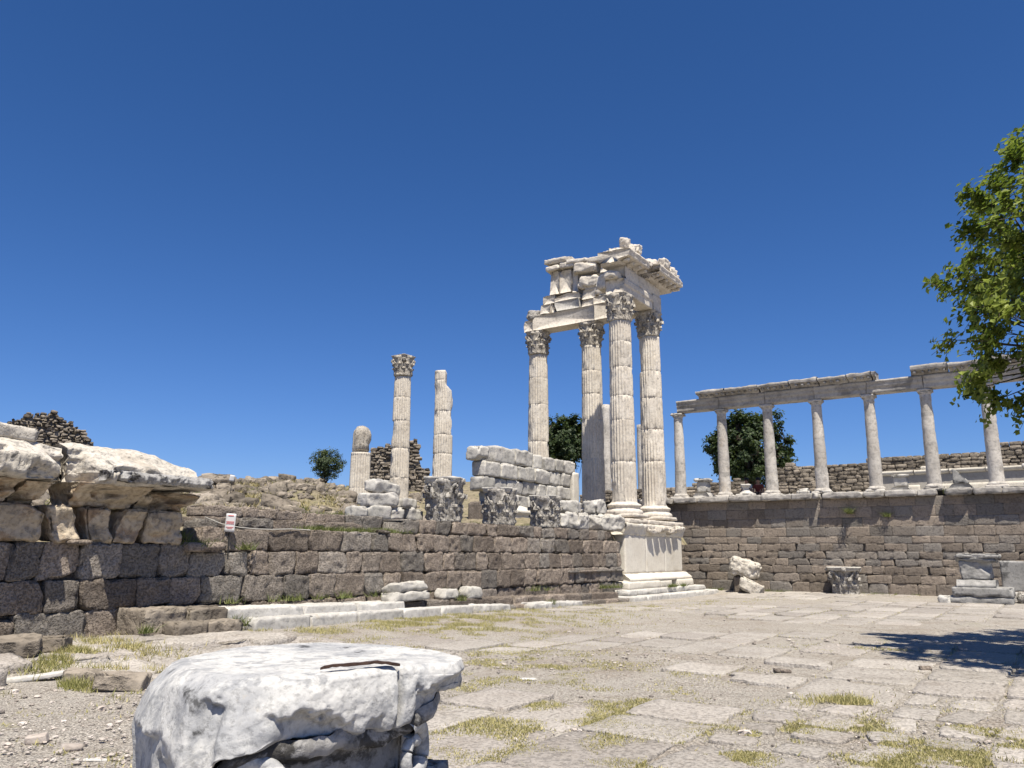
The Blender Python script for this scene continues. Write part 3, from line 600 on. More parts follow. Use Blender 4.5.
for k, (y, z, sy, sz, sx, tl) in enumerate([(4.45, 15.52, 1.5, .24, 1.1, .05), (4.75, 15.16, .75, .24, 1.0, -.1), (3.95, 15.2, .8, .30, 1.0, .05), (3.0, 14.86, 1.2, .46, 1.05, .06), (2.35, 15.15, .9, .25, 1.0, .1), (3.3, 15.25, 1.3, .2, 1.0, .12)]):
    V, F = block((sx, sy, sz), .05, .04, .05, 3.5, .08, k + 60, chop=7, lo=.72); mb = MB(); put(mb, (V, F), np.array([-.05 - .05 * k % .1, y, z]) + off, rot(tl, 0, 0), .4 + .3 * (k % 2)); mb.build('cornice_block', M['temple'], en)
# the arm towards the viewer: frieze, cornice with brackets, gutter pieces
epoly('frieze_block', [(-.40, 12.84), (.38, 12.84), (.38, 13.42), (-.40, 13.42)], -3.15, -1.75, 0, .02, .08, 'temple', .55, 31)
epoly('frieze_block', [(-.40, 12.84), (.38, 12.84), (.38, 13.42), (-.40, 13.42)], -1.73, .42, 0, .02, .08, 'temple', .45, 32)
epoly('frieze_block', [(-.1, 12.97), (1.8, 12.97), (1.8, 13.6), (-.1, 13.6)], -.40, .40, 0, .02, .1, 'temple', .5, 33)
V, F = block((.7, .62, .36), .06, .1, .06, 4, .1, 3); mb = MB(); put(mb, (V, F), np.array([-3.2, .12, 13.0]) + off, rot(.1, .1, 0), .7); mb.build('broken_block', M['temple'], en)
V, F = block((.6, .5, .7), .06, .12, .08, 4, .1, 8); mb = MB(); put(mb, (V, F), np.array([-3.0, .62, 12.86]) + off, rot(.1, .1, 0), .65); mb.build('broken_block', M['temple'], en)
def cornice(name, x0, x1, yb, yf, z0, seed, wear, brk=True):
    pr = [(yb, z0), (yf + .62, z0), (yf + .55, z0 + .12), (yf + .18, z0 + .16), (yf + .06, z0 + .18), (yf + .04, z0 + .34), (yf, z0 + .40), (yf, z0 + .46), (yf + .3, z0 + .52), (yb, z0 + .56)]
    V, F = extrude(pr, x0, x1, .05); V, F = roughen((V, F), wear, 3.0, 4, seed); c_ = np.array([(x0 + x1) / 2, (yb + yf) / 2, z0 + .28]); V = chopped(V - c_, np.array([(x1 - x0) / 2, (yb - yf) / 2, .28]), 7, seed + 2, .80, .97) + c_; mb = MB(); mb.add(V + off, F, .5); o = mb.build(name, M['temple'], en)
    if brk:
        n = int((x1 - x0) / .42)
        for k in range(n):
            V, F = block((.19, .40, .15), .06, .05, .02, 4, .05, k + seed); mb = MB(); put(mb, (V, F), np.array([x0 + .25 + k * (x1 - x0 - .3) / max(1, n - 1) * .98, yf + .36, z0 + .09]) + off, None, .5); mb.build('bracket', M['temple'], o)
cornice('cornice', -3.75, -1.75, .55, -.95, 13.42, 5, .06); cornice('cornice', -1.35, 1.30, .5, -1.22, 13.42, 9, .05)
epoly('cornice', [(-.40, 13.44), (.9, 13.44), (1.25, 13.58), (1.28, 13.9), (-.40, 14.0)], -.3, 3.0, 1, .04, .09, 'temple', .5, 12)
for k, (x, y, z, sx, sy, sz, rz) in enumerate([(-2.7, -.45, 14.2, .75, .5, .55, .2), (-2.15, -.35, 14.05, .7, .6, .3, 0), (-.35, -.95, 14.2, .9, .4, .5, .1), (.45, -.95, 14.1, .8, .4, .35, 0), (1.0, -.9, 14.02, .45, .4, .22, 0), (-.2, .1, 14.15, 1.2, .8, .3, 0), (-3.0, .3, 14.0, 1.0, .7, .2, .3), (-1.3, .2, 13.75, .8, .9, .5, 0), (-2.95, -.35, 14.45, .55, .45, .45, .3), (-2.35, -.55, 14.35, .6, .45, .4, .2), (-1.55, -.55, 13.95, .7, .5, .3, -.3), (.15, -.75, 14.4, .6, .4, .4, .2), (.85, -.8, 14.3, .45, .35, .3, .1), (-.9, -.6, 14.1, .6, .5, .35, .4), (-3.4, -.2, 13.95, .6, .8, .22, .5)]):
    V, F = block((sx, sy, sz), .045, .04, .08, 4.5, .10, k + 90, chop=8); mb = MB(); put(mb, (V, F), np.array([x, y, z]) + off, rot(.1, rng.uniform(-.12, .12), rz), .5 + .3 * (k % 2)); mb.build('gutter_piece' if k < 5 or k > 7 else 'broken_block', M['temple'], en)

# ------------------------------------------------------------------ terrace wall, its columns and what stands on the terrace
TW = 3.5; FL = 4.10
tw = thing('terrace_wall', 'high brown ashlar retaining wall carrying the row of plain columns', 'wall', (TW, -7, 0)); off = np.array([-TW, 7, 0])
zs = [-.2, .42, .77, 1.10, 1.38, 1.68, 2.0, 2.29, 2.68, 3.06, 3.49, 3.84]; mb = MB()
for k in range(11):
    old = k < 6
    course(mb, -3.2, 23.5, zs[k], zs[k + 1], TW, .4, (.45, 1.15) if old else (.6, 1.05), step=.07, r=.007 if old else .006, amp=.013 if old else .006, freq=5, chip=.03 if old else .01, gap=.002 if old else .003, yj=.012 if old else .004, shear=.05 if old else 0, zj=.003 if old else 0, o=3, chop=1 if old else 0)
U, F = gbox((2, 2, 2)); mb.add(U * (26.8, .3, 4.0) + (10.2, TW + .27, 1.8), F, .25)
swapxy(mb); mb.v = [v + off for v in mb.v]; mb.build('masonry', M['terrace'], tw)
mb = MB(); y = 3.0; k = 0
gaps = [(-6.20, -6.02), (-10.75, -10.45)]
while y > -23:
    w = rng.uniform(.8, 1.7); y1 = y - w
    for g1, g0 in [(b, a) for a, b in gaps]:
        if y1 < g0 + .2 and y > g1 - .2 and abs(y1 - g1) > .01 and y > g1: y1 = g1
    yc = (y + y1) / 2; w = y - y1; fr = rng.uniform(-.04, .05)
    V, F = block((1.05, w - .010, .25), .05, .025, .03, 4, .06, k + 11, chop=5, lo=.80, hi=.97)
    put(mb, (V, F), (TW - .36 + .525 + fr, yc, 3.845 + .125), rot(0, rng.uniform(-.01, .01), 0), rng.random())
    y = y1; k += 1
    for g0, g1 in gaps:
        if abs(y - g1) < .01: y = g0
mb.v = [v + off for v in mb.v]; mb.build('coping', M['beam'], tw)
mb = MB(); V, F = heightfield(np.linspace(TW + .45, 30, 30), np.linspace(-30, 8.5, 60), lambda x, y: FL + .02 * fbm(np.stack([x, y, x * 0], -1), 1, 2, 4) - .015); mb.add(V, F)
tag(mb.build('terrace_floor', M['pale']), kind='structure')
CX = 4.19; CY = [.47 - 2.163 * k for k in range(8)]
which = ['leftmost, its capital bare under the beam end', 'second from the left, before the big round tree', 'third from the left, at the right edge of the big round tree', 'fourth from the left, near a toppled white stone', 'fifth from the left, below the right end of the long cornice', 'sixth from the left, between two white altars', 'seventh from the left, its top behind the leaves', 'eighth from the left, behind the leafy tree']
for k, y in enumerate(CY):
    t = thing('terrace_column', 'smooth grey terrace column ' + which[k], 'column', (CX, y, FL), 'plain columns along the terrace wall')
    mb = MB(); put(mb, block((.78, .80, .13), .06, .03, .02, 4, .08, k), (0, 0, .05), None, .7); mb.add(*roughen(lathe([(0, .1), (.34, .1), (.36, .15), (.33, .20), (.29, .22), (.285, .25), (0, .25)], 40), .012, 5, 3, k), .6); mb.build('base', M['stoa'], t)
    V, F = lathe([(.27 - .06 * (z / 3.6) ** 1.3, .22 + z) for z in np.linspace(0, 3.62, 40)], 48); V, F = roughen((V, F), .022, 2.4, 4, k + 3); jn = rng.uniform(.9, 3.0, 2); zf = V[F[:, 0], 2]; tn_ = rng.uniform(.1, .9, 3)[(zf > jn.min()).astype(int) + (zf > jn.max())]
    for jz in jn: V[:, :2] *= (1 - .05 * np.exp(-((V[:, 2] - jz) / .05) ** 2))[:, None]
    mb = MB(); mb.add(V, F, tn_); mb.build('shaft', M['stoa'], t)
    mb = MB(); mb.add(*roughen(lathe([(.20, 3.80), (.23, 3.82), (.21, 3.85), (.215, 3.93), (.27, 4.00), (.28, 4.03), (0, 4.03)], 40), .01, 6, 2, k), .5); put(mb, block((.58, .58, .13), .05, .02, .015, 4, .06, k + 4), (0, 0, 4.09), None, .5); mb.build('capital', M['stoa'], t)
ta = thing('terrace_entablature', 'long grey marble beam lying along the tops of the terrace columns', 'entablature', (CX, -6.5, 8.26)); off = np.array([-CX, 6.5, -8.26])
ys = [.42, CY[1], CY[2], CY[3], CY[4], CY[5], CY[6], CY[7], -16.5]
for k in range(8):
    pr = [(3.92, 8.26), (4.46, 8.26), (4.46, 8.80), (3.84, 8.80), (3.84, 8.71), (3.885, 8.69), (3.885, 8.50), (3.92, 8.49)]
    V, F = extrude(pr, ys[k + 1] + .006, ys[k] - .006, .08, 1); V, F = roughen((V, F), .016, 2.5, 3, k + 2); mb = MB(); mb.add(V + off, F, rng.uniform(.3, .7)); mb.build('beam', M['beam'], ta)
def crown(y0, y1, seed):
    y = y0; k = 0; out = MB(); br = []
    while y > y1 + .05:
        w = min(rng.uniform(.9, 1.9), y - y1); h = rng.uniform(.22, .36)
        pr = [(3.86, 8.80), (3.80, 8.92), (3.52, 8.97), (3.50, 8.97 + h * .55), (3.66, 8.88 + h), (4.5, 8.9 + h), (4.5, 8.80)]
        V, F = extrude(pr, y - w + .012, y - .012, .06, 1); V, F = roughen((V, F), .055, 3.2, 3, seed + k); out.add(V + off, F, rng.uniform(.3, .8))
        for q in np.arange(y - w + .12, y - .08, .27):
            br.append(put(MB(), block((.26, .13, .11), .05, .03, .02, 5, .06, seed + int(q * 50) % 90), np.array([3.68, q, 8.90]) + off, None, .5))
        y -= w; k += 1
    c = out.build('cornice', M['beam'], ta); [b_.build('bracket', M['beam'], c) for b_ in br]
crown(-.72, -8.62, 5); crown(-9.95, -15.5, 50)

def masonry_wall(name, label, cat, prof, xf, z0, ch, wr, mat, seed, step=.12, amp=.022, depth=.5, zstep=None):
    """a wall facing -X along Y; prof = [(y, top z) ...] from left (high y) to right"""
    py = np.array([p[0] for p in prof][::-1]); pz = np.array([p[1] for p in prof][::-1]); top = lambda u: float(np.interp(-u, py, pz)) + .12 * float(vnoise(np.array([[u * 1.7, 3.3, seed]]), 3)[0])
    mb = MB(); z = z0; k = 0
    while z < pz.max():
        h = ch * rng.uniform(.8, 1.2); course(mb, -py[-1], -py[0], z, z + h, xf, depth, wr, step=step * .7, r=.018, amp=amp * .7, freq=4, chip=.04, gap=.008, yj=.02, top=top, seed0=seed + k * 13, o=2, chop=1); z += h; k += 1
    u = np.linspace(-py[-1], -py[0], 60); tz = np.array([top(a) for a in u]) - ch * .5
    V = np.concatenate([np.stack([u, u * 0 + xf + .10, u * 0 + z0], -1), np.stack([u, u * 0 + xf + .10, tz], -1), np.stack([u, u * 0 + xf + depth - .03, tz], -1), np.stack([u, u * 0 + xf + depth - .03, u * 0 + z0], -1)]); m = len(u); i = np.arange(m - 1)
    mb.add(V, np.concatenate([np.stack([k * m + i, k * m + i + 1, (k + 1) * m + i + 1, (k + 1) * m + i], -1) for k in range(3)]), .3)
    swapxy(mb); o = mb.build(name, M[mat]); return tag(o, label, cat)
masonry_wall('rubble_back_wall', 'long coursed rubble wall behind the terrace columns, right of the big tree', 'wall', [(-2.2, 4.6), (-2.28, 5.75), (-3.3, 6.0), (-6.9, 5.97), (-6.96, 6.2), (-11.94, 6.1), (-12.0, 6.5), (-22, 6.5)], 9.5, FL - .1, .19, (.25, .6), 'rubble', 3)
masonry_wall('rubble_back_wall', 'rubble wall behind the terrace columns, left of the big tree', 'wall', [(9, 5.05), (2.1, 5.15), (-.4, 5.5), (-.75, 5.2), (-.95, 4.6)], 9.5, FL - .1, .19, (.25, .6), 'rubble', 9)
masonry_wall('low_block_wall', 'low sunlit block wall closing the gap below the big round tree', 'wall', [(-.3, 5.1), (-3.2, 5.15)], 12.0, FL - .1, .33, (.6, 1.1), 'terrace', 19)
# pale parapet
pp = thing('pale_parapet', 'pale smooth parapet with moulded top behind the right terrace columns', 'parapet', (7, -8, FL)); off = np.array([-7, 8, -FL])
mb = MB(); U, F = gbox((3, 60, 8)); U = U * (.4, 13, 1.02) + (7.2, -7.75 - 6.5, FL + .50); mb.add(*roughen((U + off, F), .006, 2, 2, 3), .5); mb.build('panel', M['pale'], pp)
mb = MB(); y = -7.7
while y > -20:
    w = rng.uniform(1.3, 2.0); V, F = extrude([(6.93, 5.02), (6.86, 5.10), (6.84, 5.20), (7.45, 5.20), (7.45, 5.02)], y - w + .01, y - .01, .1, 1); mb.add(*roughen((V + off, F), .015, 4, 2, int(y * 9) % 77), rng.uniform(.5, .9)); y -= w
mb.build('coping', M['cream'], pp)
mb = MB()
for y in np.arange(-9.0, -19, -1.35):
    put(mb, block((.03, .95, .42), .1, .01, .004, 3, .01, 3), np.array([6.985, y, FL + .26]) + off, None, rng.random())
mb.build('inset_panel', M['terrace'], pp) if False else mb.build('lower_panel', M['cream'], pp)
# white altars and pedestals on the terrace edge
def altar(name, label, x, y, w, h, seed, cap=True, mat='wallmarble', broken=0):
    t = thing(name, label, 'altar', (x, y, FL), 'white marble altars on the terrace'); mb = MB()
    V, F = extrude([(-w * .62, 0), (w * .62, 0), (w * .62, h * .12), (w * .52, h * .2), (w * .44, h * .28), (-w * .44, h * .28), (-w * .52, h * .2), (-w * .62, h * .12)], -w * .62, w * .62, .05); V, F = roughen((V, F), .02, 5, 3, seed); mb.add(V, F, .8); mb.build('base', M[mat], t)
    mb = MB(); V, F = block((w * .8, w * .8, h * (.72 - .12 * cap)), .05, .02, .02, 4, .08, seed); V = V + (0, 0, h * (.27 + (.72 - .12 * cap) / 2))
    if broken: d = V @ np.array([0, broken, .55]) - (h * .42); d = np.maximum(0, d); V = V - np.outer(d, np.array([0, broken, .55]) / (broken ** 2 + .3))
    mb.add(V, F, .7); mb.build('die', M[mat], t)
    if cap: mb = MB(); put(mb, block((w * 1.15, w * 1.15, h * .16), .05, .05, .035, 5, .1, seed + 3), (0, 0, h * .92), None, .75); mb.build('crown', M[mat], t)
altar('altar', 'white altar with flat crown standing left of the second terrace column', 4.3, -.62, .62, .93, 3)
altar('altar', 'grey white altar between the fifth and sixth terrace columns, before the parapet', 4.7, -9.05, .62, .74, 7)
altar('altar', 'broken sloping grey altar between the sixth and seventh terrace columns', 4.6, -11.25, .66, .85, 12, False, 'altar', -.6)
altar('altar', 'white altar at the right end, beyond the seventh terrace column', 4.5, -13.75, .66, .9, 15)
altar('altar', 'small white altar glimpsed just right of the corner temple column', 4.5, 1.72, .5, .85, 18)
t = thing('statue_base', 'white waisted statue base in front of the two seated people', 'statue base', (4.6, -2.55, FL)); mb = MB()
put(mb, block((.7, .85, .16), .05, .04, .03, 4, .1, 3), (0, 0, .08), None, .8); mb.build('plinth', M['wallmarble'], t)
mb = MB(); mb.add(*roughen(lathe([(0, .14), (.34, .14), (.30, .2), (.18, .3), (.13, .4), (.17, .5), (.24, .55), (.22, .6), (0, .62)], 24), .05, 4, 3, 2), .8); mb.build('waisted_die', M['wallmarble'], t)
mb = MB(); put(mb, block((.4, .55, .3), .05, .1, .07, 4, .12, 5), (0, 0, .13), rot(.1, .05, .2), .8); tag(mb.build('marble_fragment', M['wallmarble'], loc=(4.5, -5.12, FL)), 'small toppled white stone on the terrace, left of the fourth column', 'stone')
mb = MB(); put(mb, block((.3, .4, .12), .05, .05, .04, 4, .12, 15), (0, 0, .04), None, .8); tag(mb.build('marble_fragment', M['wallmarble'], loc=(3.45, -6.35, FL)), 'flat white scrap on the terrace edge right of the fourth column', 'stone')
mb = MB(); put(mb, block((.3, .4, .18), .05, .08, .05, 4, .12, 25), (0, 0, .09), None, .8); tag(mb.build('marble_fragment', M['cornice'], loc=(7.15, -9.75, 5.20)), 'small pale stone lying on the parapet top right of the sixth column', 'stone')
# the two thin column stumps far behind the temple columns
def gp(px, py, dist):
    d = right * (px - 512) - up * (py - 384) + fwd * 787.93; d = d * (dist / math.hypot(d.x, d.y)); return CAM + d
for px, top, lab, dist in ((641, 425, 'thin pale column stump seen between the two pedestal columns', 50), (605.5, 405, 'thin pale column stump peeping out right of the pointed shadow column', 50)):
    p = gp(px, top, dist); t = thing('distant_column', lab, 'column', (p.x, p.y, 2.4), 'thin column stumps beyond the temple'); h = p.z - 2.4; mb = MB()
    V, F = lathe([(0, 0), (.34, 0)] + [(.32 - .05 * z / h, z) for z in np.linspace(0.05, h, 30)] + [(0, h)], 32); mb.add(*roughen((V, F), .02, 2, 3, int(px)), .6); mb.build('shaft', M['stoa'], t)
    mb = MB(); put(mb, block((.9, .9, .3), .1, .04, .02, 3, .05, 4), (0, 0, -.1), None, .5); mb.build('base', M['stoa'], t)

# ------------------------------------------------------------------ ruins on the hill
def ruin(name, label, px0, px1, dist, zb, tops, ch, wr, seed, depth=1.0):
    a = gp(px0, 480, dist); b = gp(px1, 480, dist); L = math.hypot(b.x - a.x, b.y - a.y); an = math.atan2(b.y - a.y, b.x - a.x)
    py = np.array([(q[0] - px0) / (px1 - px0) * L for q in tops]); pz = np.array([gp(q[0], q[1], dist).z for q in tops]) - zb
    top = lambda u: float(np.interp(u, py, pz)) + .10 * float(vnoise(np.array([[u * 2.6, 1.3, seed]]), 3)[0])
    mb = MB(); z = 0; k = 0
    while z < pz.max():
        h = ch * rng.uniform(.7, 1.3); course(mb, 0, L, z, z + h, 0, depth, wr, step=.08, r=.03, amp=.06, freq=3, chip=.08, gap=.01, yj=.08, zj=.03, shear=.2, top=top, seed0=seed + k * 17, o=2, chop=4); z += h; k += 1
    u = np.linspace(0, L, 40); tz = np.array([max(.05, top(q) - ch * .9) for q in u]); m = 40; i = np.arange(m - 1)
    V = np.concatenate([np.stack([u, u * 0 + .14, u * 0 - .5], -1), np.stack([u, u * 0 + .14, tz], -1), np.stack([u, u * 0 + depth - .03, tz], -1), np.stack([u, u * 0 + depth - .03, u * 0 - .5], -1)]); mb.add(V, np.concatenate([np.stack([k * m + i, k * m + i + 1, (k + 1) * m + i + 1, (k + 1) * m + i], -1) for k in range(3)]), .2)
    o = mb.build(name, M['rubble'], loc=(a.x, a.y, zb)); o.rotation_euler = (0, 0, an); return tag(o, label, 'ruin')
ruin('ruined_wall', 'jagged dark rubble ruin rising behind the marble cornice blocks', -60, 90, 39, 4.2, [(-60, 424), (-5, 421), (8, 416), (16, 412), (22, 416), (30, 412), (38, 414), (46, 411), (50, 418), (62, 419), (70, 427), (80, 430), (84, 436), (90, 444)], .115, (.12, .4), 3)
ruin('ruined_wall', 'broken rubble ruin behind the tall column with the leafy capital', 369, 430, 52, 4.6, [(369, 456), (371, 447), (378, 445), (390, 444), (392, 462), (404, 462), (407, 439), (417, 438), (418, 455), (421, 466), (428, 470), (430, 484)], .18, (.18, .55), 23)
ruin('ruined_wall', 'flat topped grey outcrop of old masonry right of the cornice blocks', 200, 236, 30, 2.9, [(200, 478), (204, 474), (226, 475), (230, 479), (236, 483)], .3, (.5, 1.2), 33)

# ------------------------------------------------------------------ white block wall (cella) on the podium
cw = thing('white_block_wall', 'ruined wall of rough white marble blocks between the temple columns', 'wall', (-6.4, 2.6, 2.4)); off = np.array([6.4, -2.6, -2.4]); mb = MB()
rows = [(3.16, 3.70, -8.6, -3.1), (3.70, 4.24, -9.15, -2.9), (4.24, 4.80, -9.05, -2.75)]
for k, (z0, z1, x0, x1) in enumerate(rows): course(mb, x0, x1, z0, z1, 2.5 + .04 * (k % 2), .6, (.55, 1.25), step=.05, r=.05, amp=.05, freq=3, chip=.12, gap=.006, yj=.06, shear=.12, zj=.01, seed0=k * 31 + 5, chop=4)
course(mb, -8.3, -5.0, 4.80, 5.42, 2.55, .6, (.8, 1.5), step=.05, r=.06, amp=.05, freq=3, chip=.14, gap=.006, yj=.06, shear=.12, zj=.03, seed0=77, chop=4)
course(mb, -4.9, -2.5, 4.80, 5.36, 2.48, .6, (.6, 1.1), step=.05, r=.05, amp=.05, freq=3, chip=.14, gap=.02, yj=.05, shear=.14, zj=.03, seed0=97, chop=4)
V, F = block((.6, .6, .5), .05, .06, .05, 3, .12, 4, chop=6); put(mb, (V, F), (-9.0, 2.85, 5.04), None, .5)
U, F = gbox((2, 2, 2)); mb.add(U * (5.4, .3, 1.9) + (-5.8, 2.95, 3.85), F, .3)
mb.v = [v + off for v in mb.v]; mb.build('masonry', M['wallmarble'], cw)
V, F = extrude([(2.42, 2.5), (2.42, 2.95), (2.36, 3.0), (2.34, 3.08), (2.44, 3.16), (2.52, 3.27), (3.3, 3.27), (3.3, 2.5)], -8.3, -3.4, .08); V, F = roughen((V + off, F), .02, 3, 3, 5); mb = MB(); mb.add(V, F, .8); mb.build('base_moulding', M['cream'], cw)
mb = MB(); put(mb, block((.5, .7, 2.0), .07, .03, .02, 2, .06, 4), np.array([-2.55, 2.75, 3.9]) + off, None, .8); mb.build('end_pilaster', M['cream'], cw)
mb = MB(); put(mb, block((1.0, .6, .75), .07, .03, .02, 2, .06, 8), np.array([-8.6, 2.9, 2.95]) + off, None, .2); mb.build('dark_niche_block', M['andesite'], cw)

# ------------------------------------------------------------------ loose carved capitals and blocks
def loose_capital(label, x, y, z, H, R, half, seed, rz=.3, wear=.03, mat='cap', rx=0, group='weathered leafy capitals set on the podium edge'):
    t = thing('carved_capital', label, 'capital', (x, y, z), group); t.rotation_euler = (rx, 0, rz)
    b, a = capital(H, R, half, seed, wear, rz=0); b.build('bell', M[mat], t); a.build('abacus', M['wallmarble'], t)
loose_capital('broad broken leafy capital on the podium edge, leftmost, missing one front face', -14.6, -.2, 2.34, 1.22, .46, .54, 5, .5, .045)
loose_capital('dark leafy capital with pale top in the middle of the podium edge', -12.0, -.25, 2.34, 1.12, .44, .47, 9, .25, .028)
loose_capital('dark leafy capital on the podium edge, rightmost, nearest the pedestal', -9.35, -.25, 2.34, 1.05, .42, .47, 15, .25, .028)
loose_capital('leafy capital standing on the pavement at the foot of the terrace wall', 2.8, -6.9, -.06, 1.12, .46, .66, 23, .2, .035, group='capitals by the terrace wall')
def rock(name, label, x, y, z, size, seed, mat='wallmarble', R=None, cat='block', r=.06, amp=.05, chip=.15, group=None, step=.05, freq=3.5):
    mb = MB(); put(mb, block(size, step, r * .6, amp, freq, chip * .6, seed, chop=7, lo=.74, hi=.95), (0, 0, size[2] / 2), R, rng.uniform(.4, .8)); return tag(mb.build(name, M[mat], loc=(x, y, z)), label, cat, group)
def fp(px, py, b):
    """where the sight line of a spot in the photo meets the vertical plane Y = b"""
    d = right * (px - 512) - up * (py - 384) + fwd * 787.93; return CAM + d * ((b - CAM.y) / d.y)
# heap of grey-white blocks at the foot of the left columns
heap = [('low grey white block at the left foot of the heap beside the short broken column', 357, 512, .5, .4, .30), ('cracked white block in the bottom row of the heap, second from left', 374, 512, .75, .5, .36), ('rounded block in the bottom row of the heap, right of the cracked one', 392, 512, .55, .45, .34), ('cream block at the right end of the heap, below the tall column', 410, 513, .6, .5, .36), ('long grey block in the middle row of the heap', 378, 501, 1.05, .5, .36), ('sunlit slab on top of the heap, before the tall column', 385, 490, 1.0, .5, .34), ('dark edged block in the middle row of the heap, right of the long grey block', 405, 501, .6, .45, .26)]
for k, (lb, px, py, w, d, h) in enumerate(heap):
    p = fp(px, py, .55); zz = 2.36 if py > 510 else p.z
    rock('marble_block', lb, p.x, .55 + (.1 if py < 495 else 0), zz if py > 510 else (2.36 + .34 if py > 495 else 2.36 + .70), (w, d, h), k + 40, 'wallmarble', rot(rng.uniform(-.08, .08), rng.uniform(-.08, .08), rng.uniform(-.2, .2)), 'block', .06, .05, .16, 'fallen marble blocks in the heap')
frs = [('stacked cornice lump left of the pedestal columns, on two blocks', -7.3, .0, 2.92, .95, .7, .42), ('white block under the pale lump at the right end of the podium edge', -7.4, -.35, 2.36, .95, .6, .55), ('knobbly white moulding lump at the foot of the shadowed column', -5.6, -.1, 2.92, .8, .6, .55), ('broad chipped cornice block touching the pedestal crown', -5.5, -.5, 2.36, 1.3, .7, .55), ('small white block beside the rightmost podium capital', -8.55, -.3, 2.36, .45, .5, .5)]
for k, (lb, x, y, z, w, d, h) in enumerate(frs): rock('marble_fragment', lb, x, y, z, (w, d, h), k + 60, 'wallmarble', rot(rng.uniform(-.1, .1), rng.uniform(-.1, .1), rng.uniform(-.3, .3)), 'block', .1, .09, .2, 'marble fragments left of the pedestal columns')

# ------------------------------------------------------------------ steps and slabs at the foot of the podium wall
def step_thing(label, x0, x1, yf, dy, zt0, zt1, h, mat, n, group, amp=.015, chip=.06):
    mb = MB(); xs = np.linspace(x0, x1, n + 1); xs[1:-1] += rng.uniform(-.2, .2, n - 1); xc = (x0 + x1) / 2
    for k in range(n):
        w = xs[k + 1] - xs[k]; xm = (xs[k] + xs[k + 1]) / 2; zt = zt0 + (zt1 - zt0) * (xm - x0) / (x1 - x0)
        put(mb, block((w - .008, dy, h), .04, .012, amp, 5, chip * .5, int(rng.integers(900)), chop=5, lo=.84, hi=.98), (xm - xc, dy / 2 + rng.uniform(-.02, .02), zt - h / 2), rot(0, -(zt1 - zt0) / (x1 - x0), 0), rng.random())
    tag(mb.build('stone_step' if mat != 'steps' else 'marble_slab', M[mat], loc=(xc, yf, 0)), label, 'step', group)
step_thing('dark stone step against the wall, upper of the two at the left', -24.1, -22.5, -1.66, .9, .58, .55, .5, 'rubble', 2, 'dark steps', .035, .1)
step_thing('dark stone step, lower of the two at the left', -23.78, -22.42, -2.06, .42, .38, .33, .4, 'rubble', 2, 'dark steps', .035, .1)
step_thing('long white marble step, upper of the two below the podium wall', -22.48, -17.6, -1.62, .8, .52, .42, .4, 'steps', 3, 'white marble steps')
step_thing('long white marble step, lower of the two below the podium wall', -22.15, -15.6, -2.0, .40, .34, .26, .4, 'steps', 5, 'white marble steps')
step_thing('dark kerb of old step blocks behind the right white slabs', -17.5, -6.2, -1.30, .5, .40, .22, .36, 'andesite', 12, 'dark steps', .03, .1)
step_thing('pair of short white slabs ending in a chipped point, right of the long steps', -15.3, -13.9, -1.95, .45, .25, .20, .24, 'steps', 1, 'white marble steps', .03, .1)
step_thing('broken white slab with an undercut left end below the podium wall', -12.9, -10.1, -2.05, .5, .19, .12, .22, 'steps', 2, 'white marble steps', .03, .12)
step_thing('dark low kerb left of the cream pedestal steps', -13.9, -6.2, -1.72, .45, .16, .02, .3, 'andesite', 9, 'dark steps', .03, .1)
for k, (lb, px, py, w, d, h, b, zb) in enumerate([('white slab on top of the small pile at the wall foot', 406, 585, 1.15, .5, .20, -1.15, .62), ('white slab at the bottom of the small pile at the wall foot', 404, 596, 1.25, .55, .22, -1.2, .40), ('single small white lump right of the slab pile at the wall foot', 446, 591, .55, .4, .26, -1.1, .38), ('angular pale lump farthest right at the wall foot', 470, 590, .55, .4, .28, -1.1, .36)]):
    p = fp(px, py, b); rock('marble_fragment', lb, p.x, b, zb, (w, d, h), k + 80, 'wallmarble', rot(0, rng.uniform(-.04, .08), rng.uniform(-.15, .15)), 'stone', .05, .04, .12, 'white stones at the wall foot')

